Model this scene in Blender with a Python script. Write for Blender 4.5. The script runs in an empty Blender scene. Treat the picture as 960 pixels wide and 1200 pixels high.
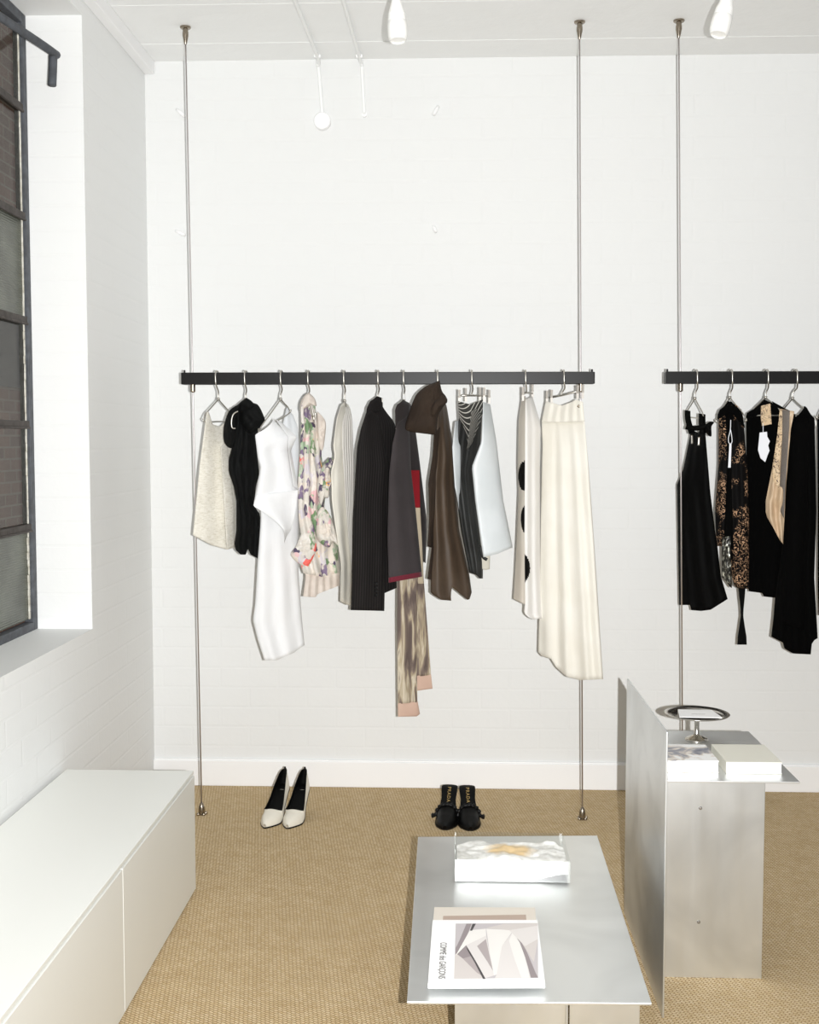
import bpy, bmesh, math, random
from mathutils import Vector, Matrix, Euler, noise
random.seed(7)
SC = bpy.context.scene
COL = SC.collection
PI = math.pi
R = math.radians

# ------------------------------------------------------------------ camera
F, H = 1350.0, 1.5
PITCH, YAW = math.atan(85/F), math.atan(50/F)
cam = bpy.data.objects.new('camera', bpy.data.cameras.new('camera'))
COL.objects.link(cam)
cam.location = (0, 0, H)
cam.rotation_euler = (PI/2 - PITCH, 0, YAW)
cam.data.sensor_fit = 'HORIZONTAL'
cam.data.sensor_width = 36
cam.data.lens = F/960*36
cam.data.clip_start = .05
SC.camera = cam
RM = Euler((PI/2 - PITCH, 0, YAW)).to_matrix()
CP = Vector((0, 0, H))

def ray(px, py):
    return RM @ Vector((px-480, 600-py, -F))
def at(px, py, Y):
    d = ray(px, py); return CP + d*(Y/d.y)
def onz(px, py, Z):
    d = ray(px, py); return CP + d*((Z-H)/d.z)
def onx(px, py, X):
    d = ray(px, py); return CP + d*(X/d.x)

# ------------------------------------------------------------------ materials
def S(r, g, b):
    f = lambda c: (c/255/12.92) if c/255 <= .04045 else ((c/255+.055)/1.055)**2.4
    return (f(r), f(g), f(b), 1)

class NT:
    def __init__(s, name):
        s.m = bpy.data.materials.new(name); s.m.use_nodes = True
        s.t = s.m.node_tree; s.b = s.t.nodes['Principled BSDF']
    def n(s, typ, **kw):
        nd = s.t.nodes.new(typ)
        for k, v in kw.items():
            if k.startswith('i_'):
                nd.inputs[k[2:].replace('_', ' ')].default_value = v
            else: setattr(nd, k, v)
        return nd
    def l(s, a, b): s.t.links.new(a, b)
    def coord(s, kind='Object', scale=(1, 1, 1), rot=(0, 0, 0)):
        tc = s.n('ShaderNodeTexCoord'); mp = s.n('ShaderNodeMapping')
        mp.inputs['Scale'].default_value = scale; mp.inputs['Rotation'].default_value = rot
        s.l(tc.outputs[kind], mp.inputs['Vector']); return mp.outputs['Vector']
    def noise(s, vec, scale, detail=3, rough=.5, dist=0):
        nd = s.n('ShaderNodeTexNoise'); nd.inputs['Scale'].default_value = scale
        nd.inputs['Detail'].default_value = detail; nd.inputs['Roughness'].default_value = rough
        nd.inputs['Distortion'].default_value = dist
        if vec is not None: s.l(vec, nd.inputs['Vector'])
        return nd
    def ramp(s, fac, stops, interp='LINEAR'):
        r = s.n('ShaderNodeValToRGB'); r.color_ramp.interpolation = interp
        e = r.color_ramp.elements
        while len(e) < len(stops): e.new(.5)
        for el, (p, c) in zip(e, stops): el.position = p; el.color = c
        s.l(fac, r.inputs['Fac']); return r.outputs['Color']
    def bump(s, h, strength=.3, dist=.01, prev=None):
        b = s.n('ShaderNodeBump'); b.inputs['Strength'].default_value = strength
        b.inputs['Distance'].default_value = dist
        s.l(h, b.inputs['Height'])
        if prev is not None: s.l(prev, b.inputs['Normal'])
        s.l(b.outputs['Normal'], s.b.inputs['Normal']); return b.outputs['Normal']
    def base(s, c):
        if isinstance(c, tuple): s.b.inputs['Base Color'].default_value = c
        else: s.l(c, s.b.inputs['Base Color'])
    def set(s, **kw):
        for k, v in kw.items(): s.b.inputs[k.replace('_', ' ')].default_value = v
        return s

def simple(name, c, rough=.6, metal=0, bump=None, var=None, spec=.5):
    """plain coloured surface; bump=(scale, strength, dist); var=(colour2, scale)"""
    t = NT(name); t.set(Roughness=rough, Metallic=metal, Specular_IOR_Level=spec)
    v = t.coord('Object')
    if var: t.base(t.ramp(t.noise(v, var[1], 4).outputs['Fac'], [(.35, c), (.65, var[0])]))
    else: t.base(c)
    if bump: t.bump(t.noise(v, bump[0], 4).outputs['Fac'], bump[1], bump[2])
    return t.m

def painted_brick(name, axis, c, bs):
    t = NT(name); t.set(Roughness=.55, Specular_IOR_Level=.3)
    tc = t.n('ShaderNodeTexCoord'); sx = t.n('ShaderNodeSeparateXYZ'); cx = t.n('ShaderNodeCombineXYZ')
    t.l(tc.outputs['Object'], sx.inputs[0])
    t.l(sx.outputs['X' if axis == 'x' else 'Y'], cx.inputs['X']); t.l(sx.outputs['Z'], cx.inputs['Y'])
    br = t.n('ShaderNodeTexBrick'); t.l(cx.outputs[0], br.inputs['Vector'])
    for k, v in dict(Scale=1, Mortar_Size=.006, Mortar_Smooth=.5, Brick_Width=.25, Row_Height=.086).items():
        br.inputs[k.replace('_', ' ')].default_value = v
    br.inputs['Color1'].default_value = (1, 1, 1, 1); br.inputs['Color2'].default_value = (.93, .93, .93, 1)
    br.inputs['Mortar'].default_value = (.3, .3, .3, 1)
    big = t.noise(tc.outputs['Object'], 1.3, 2)
    patch = t.ramp(big.outputs['Fac'], [(.35, (.25, .25, .25, 1)), (.65, (1, 1, 1, 1))])
    mx = t.n('ShaderNodeMix', data_type='RGBA'); mx.inputs['A'].default_value = (.97, .97, .97, 1)
    t.l(patch, mx.inputs['Factor']); t.l(br.outputs['Color'], mx.inputs['B'])
    nb = t.bump(mx.outputs['Result'], bs, .012)
    t.bump(t.noise(tc.outputs['Object'], 45, 5).outputs['Fac'], .12, .006, nb)
    t.base(c); return t.m

def cloth(name, c, c2=None, rough=.8, weave=420, wstr=.12, crease=9, cstr=.25, sheen=.15, spec=.25, scale=6):
    t = NT(name); t.set(Roughness=rough, Specular_IOR_Level=spec, Sheen_Weight=sheen)
    v = t.coord('Object')
    if c2: t.base(t.ramp(t.noise(v, scale, 3).outputs['Fac'], [(.35, c), (.7, c2)]))
    else: t.base(c)
    vs = t.coord('Object', (1, 1, .25))
    b = t.bump(t.noise(vs, crease, 3, dist=.4).outputs['Fac'], cstr, .02)
    t.bump(t.noise(v, weave, 2).outputs['Fac'], wstr, .002, b)
    return t

WHITE = S(243, 243, 240)
m_wall_b = painted_brick('white_painted_brick_back', 'x', S(231, 232, 231), .16)  # back wall paint darker than side and ceiling, balancing the light in its colour
m_wall_l = painted_brick('white_painted_brick_side', 'y', S(239, 240, 239), .2)
m_ceil = simple('white_ceiling_paint', S(246, 247, 246), .6, bump=(9, .25, .02))
m_white = simple('white_gloss_paint', S(246, 246, 246), .4, bump=(30, .05, .005))
m_cab = simple('cabinet_lacquer', S(236, 237, 232), .35)
m_lamp = simple('white_lamp_enamel', S(244, 244, 241), .3)

def carpet():
    t = NT('sisal_carpet'); t.set(Roughness=.95, Specular_IOR_Level=.1)
    v = t.coord('Object', (1, 1, 1), (0, 0, R(32)))
    br = t.n('ShaderNodeTexBrick'); t.l(v, br.inputs['Vector'])
    for k, x in dict(Scale=1, Mortar_Size=.0019, Mortar_Smooth=.8, Brick_Width=.015, Row_Height=.0085).items():
        br.inputs[k.replace('_', ' ')].default_value = x
    br.inputs['Color1'].default_value = S(234, 216, 182); br.inputs['Color2'].default_value = S(220, 198, 158)
    br.inputs['Mortar'].default_value = S(160, 130, 90)
    v2 = t.coord('Object', (1, 1, 1))
    n = t.noise(v2, 14, 4); nf = t.noise(v2, 160, 2)
    mx = t.n('ShaderNodeMix', data_type='RGBA', blend_type='MULTIPLY'); mx.inputs['Factor'].default_value = 1
    t.l(br.outputs['Color'], mx.inputs['A'])
    t.l(t.ramp(n.outputs['Fac'], [(.3, (.9, .88, .85, 1)), (.7, (1, 1, 1, 1))]), mx.inputs['B'])
    mx2 = t.n('ShaderNodeMix', data_type='RGBA', blend_type='MULTIPLY'); mx2.inputs['Factor'].default_value = 1
    t.l(mx.outputs['Result'], mx2.inputs['A'])
    t.l(t.ramp(nf.outputs['Fac'], [(.3, (.82, .8, .76, 1)), (.7, (1, 1, 1, 1))]), mx2.inputs['B'])
    t.base(mx2.outputs['Result'])
    b = t.bump(br.outputs['Color'], .7, .004)
    t.bump(nf.outputs['Fac'], .3, .003, b)
    return t.m
m_carpet = carpet()

def brushed(name, c, rough, stretch, c2):
    t = NT(name); t.set(Metallic=1, Roughness=rough)
    v = t.coord('Object', stretch); n = t.noise(v, 30, 4)
    v2 = t.coord('Object', (1, 1, 1)); n2 = t.noise(v2, 3.2, 3, dist=.6)
    t.base(t.ramp(n2.outputs['Fac'], [(.3, c2), (.62, c)]))
    mr = t.n('ShaderNodeMapRange'); mr.inputs['To Min'].default_value = rough-.03; mr.inputs['To Max'].default_value = rough+.05
    t.l(n.outputs['Fac'], mr.inputs['Value']); t.l(mr.outputs[0], t.b.inputs['Roughness'])
    t.bump(n.outputs['Fac'], .05, .002)
    return t.m
m_alu = brushed('brushed_aluminium', S(234, 237, 238), .42, (1, 1, .06), S(208, 211, 212))
m_alut = brushed('brushed_aluminium_top', S(244, 246, 246), .42, (1, .06, 1), S(228, 230, 230))
m_chrome = simple('polished_nickel', S(214, 209, 200), .2, 1)
m_wire = simple('hanger_steel', S(196, 192, 184), .34, 1)
m_clip = simple('clip_steel', S(158, 154, 148), .5, 1)
m_cable = simple('steel_cable', S(214, 208, 208), .4, 1, bump=(400, .3, .002))
m_nick = simple('antique_nickel', S(150, 140, 126), .25, 1)
m_bar = simple('black_powder_coat', S(16, 15, 15), .4, bump=(300, .08, .001), spec=.25)
m_black_pl = simple('black_rubber', S(22, 21, 21), .5)

# garment fabrics
def oatmeal():
    t = NT('oatmeal_boucle'); t.set(Roughness=.9, Specular_IOR_Level=.15)
    v = t.coord('Object', (1, 1, 3)); n = t.noise(v, 60, 5, .7); n2 = t.noise(t.coord('Object', (1, 1, 4)), 140, 3)
    t.base(t.ramp(n.outputs['Fac'], [(.3, S(212, 207, 192)), (.5, S(236, 232, 220)), (.7, S(244, 241, 232))]))
    b = t.bump(n.outputs['Fac'], .5, .006); t.bump(n2.outputs['Fac'], .4, .004, b); return t.m
m_oat = oatmeal()
m_blackc = cloth('black_crepe', S(13, 14, 14), rough=.8, cstr=.6, sheen=0, spec=.15).m
m_whitec = cloth('white_poplin', S(234, 235, 236), rough=.7, cstr=.3, sheen=0).m
m_whites = cloth('white_sheer', S(226, 229, 232), rough=.6, cstr=.2, sheen=0).m
def floral():
    t = NT('floral_chiffon'); t.set(Roughness=.6, Specular_IOR_Level=.3)
    v = t.coord('Object', (1, 1, .7))
    vo = t.n('ShaderNodeTexVoronoi'); vo.inputs['Scale'].default_value = 36
    nz = t.noise(v, 18, 3); ad = t.n('ShaderNodeVectorMath', operation='ADD')
    sc = t.n('ShaderNodeVectorMath', operation='SCALE'); sc.inputs['Scale'].default_value = .07
    t.l(nz.outputs['Color'], sc.inputs[0]); t.l(v, ad.inputs[0]); t.l(sc.outputs[0], ad.inputs[1]); t.l(ad.outputs[0], vo.inputs['Vector'])
    sp = t.n('ShaderNodeSeparateColor'); t.l(vo.outputs['Color'], sp.inputs[0])
    base = S(216, 211, 202)
    col = t.ramp(sp.outputs[0], [(0, base), (.24, S(226, 221, 214)), (.36, S(118, 146, 108)), (.50, S(166, 186, 158)), (.58, S(128, 112, 138)),
        (.66, S(226, 216, 204)), (.76, S(238, 106, 96)), (.81, S(228, 188, 190)), (.88, S(236, 176, 84)), (.91, S(84, 74, 96)), (.95, S(212, 206, 212))], 'CONSTANT')
    n3 = t.noise(v, 60, 4); mx = t.n('ShaderNodeMix', data_type='RGBA')
    t.l(t.ramp(n3.outputs['Fac'], [(.50, (0, 0, 0, 1)), (.66, (1, 1, 1, 1))]), mx.inputs['Factor'])
    t.l(col, mx.inputs['A']); mx.inputs['B'].default_value = S(214, 206, 196)
    t.base(mx.outputs['Result']); t.bump(t.noise(t.coord('Object', (1, 1, .3)), 22, 3).outputs['Fac'], .4, .01)
    return t.m
m_floral = floral()
m_chif = cloth('blush_chiffon', S(222, 212, 202), S(200, 188, 178), rough=.6, cstr=.4, sheen=0, scale=20).m
m_cream = cloth('cream_silk', S(230, 226, 214), rough=.5, cstr=.25, sheen=0).m
m_creamg = cloth('pale_grey_voile', S(202, 199, 193), rough=.6, cstr=.35, sheen=0).m
def stripes(name, c, c2, n, width, rough=.8, rot=0, wob=.15, spec=.25, asp=0):
    t = NT(name); t.set(Roughness=rough, Specular_IOR_Level=spec)
    v = t.coord('UV', (n, n*asp, 1), (0, 0, rot)); w = t.n('ShaderNodeTexWave', wave_type='BANDS', bands_direction='X')
    w.inputs['Scale'].default_value = .3183; w.inputs['Distortion'].default_value = wob; t.l(v, w.inputs['Vector'])
    t.base(t.ramp(w.outputs['Fac'], [(1-width, c), (min(1, 1-width*.4), c2)]))
    t.bump(t.noise(t.coord('Object', (1, 1, .3)), 14, 3).outputs['Fac'], .3, .012)
    return t.m
m_pin = stripes('black_pinstripe_wool', S(25, 23, 23), S(40, 37, 36), 13, .35, .85, spec=.15)
m_char = cloth('charcoal_wool', S(62, 57, 58), S(53, 48, 49), rough=.9, sheen=.05, weave=300, wstr=.3, cstr=.15).m
m_chard = cloth('dark_charcoal_wool', S(40, 34, 34), rough=.9, cstr=.15).m
m_red = cloth('red_wool', S(136, 16, 28), S(112, 10, 20), rough=.85, cstr=.1).m
m_burg = cloth('burgundy_braid', S(104, 32, 46), rough=.9, cstr=.1).m
m_beige = cloth('beige_wool', S(186, 172, 148), rough=.85, cstr=.1).m
def ikat():
    t = NT('feather_print'); t.set(Roughness=.7, Specular_IOR_Level=.2)
    n = t.noise(t.coord('Object', (1, 1, .14)), 36, 4, .5, .8)
    t.base(t.ramp(n.outputs['Fac'], [(.36, S(96, 84, 79)), (.46, S(128, 114, 104)), (.52, S(170, 156, 132)), (.60, S(204, 194, 174)), (.68, S(122, 107, 99))]))
    t.bump(t.noise(t.coord('Object', (1, 1, .2)), 20, 2).outputs['Fac'], .2, .008); return t.m
m_ikat = ikat()
m_pink = cloth('dusty_pink_cloth', S(206, 178, 160), S(190, 158, 142), rough=.8, cstr=.1).m
m_brown = cloth('brown_satin', S(78, 64, 51), S(66, 54, 43), rough=.55, cstr=.25, sheen=0, spec=.35).m
m_brownd = cloth('dark_brown_wool', S(52, 41, 32), S(40, 31, 25), rough=.85, cstr=.9, sheen=0, crease=16).m
m_darkst = stripes('grey_chalk_stripe', S(58, 57, 54), S(206, 203, 194), 8, .12, .7, R(-50), asp=1.1)
m_leath = cloth('dark_leather', S(46, 47, 46), S(32, 32, 31), rough=.55, cstr=.3, sheen=0, spec=.3).m
m_silver = cloth('silver_leather', S(214, 219, 221), S(200, 206, 208), rough=.42, cstr=.18, sheen=0, spec=.5).m
m_lin = cloth('ecru_lining', S(214, 210, 196), rough=.7).m
m_spot = cloth('white_spot_cotton', S(232, 230, 227), rough=.7, cstr=.12, sheen=0).m
m_spotg = cloth('darker_spot_cotton', S(214, 206, 194), rough=.7, cstr=.12, sheen=0).m  # same spotted cotton in a darker tone, for the side fold
m_spotb = cloth('black_spot', S(14, 13, 12), rough=.9, sheen=0, spec=.1).m
m_ivory = cloth('ivory_wool', S(233, 230, 221), S(227, 223, 212), rough=.75, cstr=.15, sheen=0).m
m_satin = cloth('black_satin', S(5, 5, 5), rough=.65, cstr=.2, sheen=0, spec=.06).m
m_velvet = cloth('black_velvet', S(5, 5, 5), rough=.95, cstr=.2, sheen=0, spec=.05).m
def brocade():
    t = NT('copper_brocade'); t.set(Roughness=.7, Specular_IOR_Level=.08)
    v = t.coord('Object'); n = t.noise(v, 62, 3, .5, 3.0); n2 = t.noise(v, 11, 2)
    mu = t.n('ShaderNodeMath', operation='MULTIPLY'); a = t.ramp(n2.outputs['Fac'], [(.44, (0, 0, 0, 1)), (.52, (1, 1, 1, 1))])
    b = t.ramp(n.outputs['Fac'], [(.54, (0, 0, 0, 1)), (.6, (1, 1, 1, 1))]); t.l(a, mu.inputs[0]); t.l(b, mu.inputs[1])
    t.base(t.ramp(mu.outputs[0], [(0, S(9, 8, 8)), (1, S(190, 152, 120))])); return t.m
m_broc = brocade()
def sequin():
    t = NT('grey_sequin'); t.set(Roughness=.3, Metallic=.5)
    n = t.noise(t.coord('Object', (1, 1, .5)), 120, 3, .6)
    t.base(t.ramp(n.outputs['Fac'], [(.4, S(20, 20, 18)), (.55, S(70, 68, 62)), (.68, S(206, 206, 190))])); return t.m
m_seq = sequin()
m_gold = cloth('champagne_satin', S(206, 182, 152), S(186, 160, 130), rough=.42, cstr=.45, sheen=0, spec=.5, scale=14).m
def printgold():
    t = NT('gold_printed_lining'); t.set(Roughness=.6)
    n = t.noise(t.coord('Object'), 45, 2, .5, 1.5)
    t.base(t.ramp(n.outputs['Fac'], [(.46, S(204, 178, 142)), (.495, S(62, 40, 34)), (.51, S(62, 40, 34)), (.545, S(208, 184, 150))])); return t.m
m_pgold = printgold()
m_greyst = stripes('grey_sequin_stripe', S(120, 112, 104), S(66, 62, 62), 40, .5, .5)
m_tag = simple('white_card', S(226, 228, 234), .6)
m_paper = simple('white_paper', S(248, 248, 247), .55)
m_book = simple('off_white_linen', S(228, 226, 214), .7, bump=(200, .1, .001))
m_leaB = simple('black_shoe_leather', S(6, 6, 6), .42, spec=.25)
m_leaI = simple('black_insole', S(6, 6, 6), .6, spec=.15)
m_pump = simple('ivory_leather', S(226, 221, 208), .5, bump=(60, .1, .002))
m_goldtx = simple('gold_foil', S(196, 168, 110), .3, .6)
m_ink = simple('dark_ink', S(74, 68, 64), .6)

# ------------------------------------------------------------------ object helpers
def tag(o, label=None, cat=None, group=None, kind=None):
    if label: o['label'] = label
    if cat: o['category'] = cat
    if group: o['group'] = group
    if kind: o['kind'] = kind
    return o
def wloc(o):
    v = Vector((0, 0, 0))
    while o: v += o.location; o = o.parent
    return v
def empty(name, loc, label=None, cat=None, group=None, kind=None):
    o = bpy.data.objects.new(name, None); COL.objects.link(o); o.location = loc
    o.empty_display_size = .05
    return tag(o, label, cat, group, kind)
def build(name, vs, fs, mats, parent=None, loc=None, smooth=True, mi=None, uv=None, local=False):
    """one mesh object; coordinates are world ones unless local"""
    if not isinstance(mats, (list, tuple)): mats = [mats]
    org = Vector((0, 0, 0))
    if not local: org = wloc(parent) if parent else Vector(loc if loc is not None else (0, 0, 0))
    me = bpy.data.meshes.new(name)
    me.from_pydata([tuple(Vector(v)-org) for v in vs], [], fs)
    for m in mats: me.materials.append(m)
    for i, p in enumerate(me.polygons):
        p.use_smooth = smooth
        if mi: p.material_index = mi[i]
    if uv:
        l = me.uv_layers.new(name='UVMap')
        for lp in me.loops: l.data[lp.index].uv = uv[lp.vertex_index]
    o = bpy.data.objects.new(name, me); COL.objects.link(o)
    if parent: o.parent = parent
    elif not local and loc is not None: o.location = loc
    return o
class MB:
    """collects shapes into one mesh"""
    def __init__(s): s.v = []; s.f = []; s.mi = []
    def add(s, v, f, mi=0):
        n = len(s.v); s.v += [Vector(x) for x in v]; s.f += [tuple(i+n for i in q) for q in f]; s.mi += [mi]*len(f)
    def box(s, a, b, mi=0):
        x0, y0, z0 = a; x1, y1, z1 = b
        s.add([(x0,y0,z0),(x1,y0,z0),(x1,y1,z0),(x0,y1,z0),(x0,y0,z1),(x1,y0,z1),(x1,y1,z1),(x0,y1,z1)],
              [(0,3,2,1),(4,5,6,7),(0,1,5,4),(1,2,6,5),(2,3,7,6),(3,0,4,7)], mi)
    def tube(s, pts, r, n=8, mi=0, caps=True):
        pts = [Vector(p) for p in pts]; m = len(pts)
        rs = r if isinstance(r, (list, tuple)) else [r]*m
        t0 = (pts[1]-pts[0]).normalized()
        ref = Vector((0, 0, 1)) if abs(t0.z) < .9 else Vector((1, 0, 0))
        nrm = t0.cross(ref).normalized(); V = []
        for i, p in enumerate(pts):
            t = (pts[min(i+1, m-1)]-pts[max(i-1, 0)]).normalized()
            nrm = (nrm-t*nrm.dot(t)).normalized(); b = t.cross(nrm)
            for k in range(n):
                a = 2*PI*k/n; V.append(p+(nrm*math.cos(a)+b*math.sin(a))*rs[i])
        Fs = [(i*n+k, i*n+(k+1) % n, (i+1)*n+(k+1) % n, (i+1)*n+k) for i in range(m-1) for k in range(n)]
        if caps: Fs += [tuple(range(n-1, -1, -1)), tuple((m-1)*n+k for k in range(n))]
        s.add(V, Fs, mi)
    def lathe(s, c, prof, n=24, mi=0, axis=None):
        """profile (r, h) turned about a vertical (or given) axis through c"""
        c = Vector(c); ax = Vector(axis).normalized() if axis is not None else Vector((0, 0, 1))
        q = Vector((0, 0, 1)).rotation_difference(ax)
        V = [c+q @ Vector((r*math.cos(2*PI*k/n), r*math.sin(2*PI*k/n), h)) for r, h in prof for k in range(n)]
        m = len(prof)
        Fs = [(i*n+k, i*n+(k+1) % n, (i+1)*n+(k+1) % n, (i+1)*n+k) for i in range(m-1) for k in range(n)]
        if prof[0][0] > 1e-5: Fs.append(tuple(range(n-1, -1, -1)))
        if prof[-1][0] > 1e-5: Fs.append(tuple((m-1)*n+k for k in range(n)))
        s.add(V, Fs, mi)
    def build(s, name, mats, parent=None, loc=None, smooth=False, local=False, bevel=0, seg=2, autos=None):
        o = build(name, s.v, s.f, mats, parent, loc, smooth, s.mi, None, local)
        if bevel:
            b = o.modifiers.new('bevel', 'BEVEL'); b.width = bevel; b.segments = seg; b.limit_method = 'ANGLE'
            b.harden_normals = False
        if autos:
            me = o.data
            for e in me.edges: pass
            bm = bmesh.new(); bm.from_mesh(me); bmesh.ops.remove_doubles(bm, verts=bm.verts, dist=1e-6)
            for e in bm.edges:
                if len(e.link_faces) == 2 and e.calc_face_angle(0) > autos: e.smooth = False
            for f in bm.faces: f.smooth = True
            bm.to_mesh(me); bm.free()
        return o
def smooth_path(pts, k=6):
    pts = [Vector(p) for p in pts]; out = []
    for i in range(len(pts)-1):
        p0, p1, p2, p3 = pts[max(i-1, 0)], pts[i], pts[i+1], pts[min(i+2, len(pts)-1)]
        for j in range(k):
            t = j/k
            out.append(.5*((2*p1)+(p2-p0)*t+(2*p0-5*p1+4*p2-p3)*t*t+(3*p1-p0-3*p2+p3)*t**3))
    return out+[pts[-1]]
def interp(tab, x):
    if x <= tab[0][0]: return tab[0][1]
    for (a, b), (c, d) in zip(tab, tab[1:]):
        if x <= c: return b+(d-b)*(x-a)/(c-a) if c > a else d
    return tab[-1][1]
def sstep(a, b, x):
    t = max(0, min(1, (x-a)/(b-a))); return t*t*(3-2*t)

# ------------------------------------------------------------------ the setting
YW = onz(520, 922.5, 0).y                # back wall
XL = at(177, 600, YW).x                  # left wall
ZC = at(570, 67, YW).z                   # ceiling
YR = onx(106, 600, XL).y                 # far side of the window recess
XWN = at(40, 600, YR).x                  # window plane
ZS = at(106, 737, YR).z; ZH = at(65, 18, YR).z
XR, Y0 = 3.2, -1.0
YB = (onz(238, 952, 0).y+onz(683, 962, 0).y)/2      # plane of the two rails
0 and print('YW %.3f XL %.3f ZC %.3f YR %.3f XWN %.3f ZS %.3f ZH %.3f YB %.3f' % (YW, XL, ZC, YR, XWN, ZS, ZH, YB))

def text_mesh(cu):
    f = bpy.data.objects.new('lettering_source', cu); COL.objects.link(f)
    bpy.context.view_layer.update()
    me = bpy.data.meshes.new_from_object(f.evaluated_get(bpy.context.evaluated_depsgraph_get()))
    bpy.data.objects.remove(f); me.name = 'lettering'
    o = bpy.data.objects.new('lettering', me); COL.objects.link(o); return o
def struct(name, mb, m, **kw):
    o = mb.build(name, m, **kw); o['kind'] = 'structure'; return o
b = MB(); b.box((XL-.3, Y0, -.1), (XR, YW+.2, 0)); struct('floor', b, m_carpet)
b = MB(); b.box((XL-.3, Y0, ZC), (XR, YW+.2, ZC+.12)); struct('ceiling', b, m_ceil)
b = MB(); b.box((XL-.3, YW, 0), (XR, YW+.2, ZC)); struct('wall_back', b, m_wall_b)
XO = XWN-.031                              # outer face of the left wall
YN = 1.7                                  # near side of the window recess
b = MB()
b.box((XO, YR, 0), (XL, YW, ZC)); b.box((XO, Y0, 0), (XL, YN, ZC))
b.box((XO, YN, 0), (XL, YR, ZS)); b.box((XO, YN, ZH), (XL, YR, ZC))
struct('wall_left', b, m_wall_l)
# skirting along the back wall
zb = at(520, 892.5, YW-.018).z
b = MB(); b.box((XL, YW-.018, 0), (XR, YW, zb-.006)); b.box((XL, YW-.012, zb-.008), (XR, YW, zb))
struct('baseboard_back', b, m_white, bevel=.003)
# flat board where the ceiling meets the back wall, and the downstand along the left wall
yb = onz(570, 47, ZC-.0012).y
b = MB(); b.box((XL, yb, ZC-.0012), (XR, YW, ZC)); struct('trim_1', b, m_ceil)
b = MB(); b.box((XL, YN-1.5, ZC-.055), (XL+.042, YW, ZC)); struct('trim_2', b, m_white, bevel=.004)
yj = onz(400, 5, ZC-.004).y
b = MB(); b.box((XL, yj-.006, ZC-.0008), (XR, yj+.006, ZC)); struct('trim_3', b, m_ceil)

# ------------------------------------------------------------------ steel window
m_frame = simple('weathered_blue_grey_steel', S(84, 88, 94), .6, bump=(60, .4, .003), var=(S(66, 68, 72), 30))
m_rust = simple('rusted_dark_steel', S(76, 70, 66), .7, bump=(70, .5, .003), var=(S(58, 52, 48), 25))
m_putty = simple('flaking_putty', S(196, 192, 178), .9, bump=(50, .8, .01), var=(S(226, 224, 214), 40))
def glass(name, c, rough, mixf):
    t = NT(name); tr = t.n('ShaderNodeBsdfTransparent'); tr.inputs[0].default_value = c
    t.base(c); t.set(Roughness=rough)
    gl = t.n('ShaderNodeBsdfGlossy'); gl.inputs['Roughness'].default_value = rough
    mx = t.n('ShaderNodeMixShader'); mx.inputs[0].default_value = mixf
    t.l(tr.outputs[0], mx.inputs[1]); t.l(gl.outputs[0], mx.inputs[2])
    t.l(mx.outputs[0], t.t.nodes['Material Output'].inputs['Surface']); return t.m
m_clear = glass('old_clear_glass', (.85, .84, .8, 1), .02, .08)
def wired():
    t = NT('ribbed_wired_glass'); t.set(Roughness=.35, Specular_IOR_Level=.5)
    v = t.coord('Object'); n = t.noise(v, 7, 3); w = t.n('ShaderNodeTexWave', bands_direction='Z'); w.inputs['Scale'].default_value = 38
    t.l(v, w.inputs['Vector'])
    t.base(t.ramp(n.outputs['Fac'], [(.3, S(78, 80, 70)), (.7, S(104, 108, 96))]))
    t.bump(w.outputs['Fac'], .3, .004); return t.m
m_wired = wired()
win = empty('window_1', (XWN, (YN+YR)/2, ZS), kind='structure')
rows = [onx(38, y, XWN).z for y in (135, 258, 377, 497, 617)]
zt, z0 = ZH, ZS
ys = [YR-.03]; nc = 4; cw = (YR-YN)/nc
cols = [YR-cw*k for k in range(1, nc)]
b = MB()
fw = .035
b.box((XWN-.03, YR-fw, z0), (XWN+.006, YR, zt)); b.box((XWN-.03, YN, z0), (XWN+.006, YN+fw, zt))
b.box((XWN-.03, YN+fw, zt-fw), (XWN+.006, YR-fw, zt)); b.box((XWN-.03, YN+fw, z0), (XWN+.006, YR-fw, z0+.03))
b.build('window_frame', m_frame, win, bevel=.003)
for z in rows:
    b = MB(); b.box((XWN-.025, YN+fw, z-.011), (XWN+.004, YR-fw, z+.011)); b.box((XWN-.004, YN+fw, z-.018), (XWN+.008, YR-fw, z-.010))
    b.build('glazing_bar', m_rust, win, bevel=.002)
for y in cols:
    b = MB(); b.box((XWN-.026, y-.011, z0+.03), (XWN+.003, y+.011, zt-fw)); b.build('mullion', m_frame, win, bevel=.002)
zz = [zt-fw]+rows+[z0+.03]
yy = [YR-fw]+cols+[YN+fw]
for i in range(len(zz)-1):
    for j in range(len(yy)-1):
        b = MB(); ya, yb2 = yy[j+1]+(.011 if j < nc-1 else 0), yy[j]-(.011 if j else 0)
        za, zb2 = zz[i+1]+.011, zz[i]-.011
        b.box((XWN-.016, ya, za), (XWN-.012, yb2, zb2))
        p = b.build('pane', m_wired if i in (2, 5) else m_clear, win)
        if j == 0:
            q = MB(); t = .007 if i < 5 else .011
            random.seed(i)
            for k in range(12):      # broken line of old putty
                z1 = za+(zb2-za)*k/12; z2 = za+(zb2-za)*(k+1)/12
                w = t*(.5+.8*random.random())
                q.box((XWN-.012, yb2-w*(1 if i > 2 else .45), z1), (XWN-.006, yb2, z2))
            q.build('putty', m_putty, win, bevel=.002)
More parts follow.
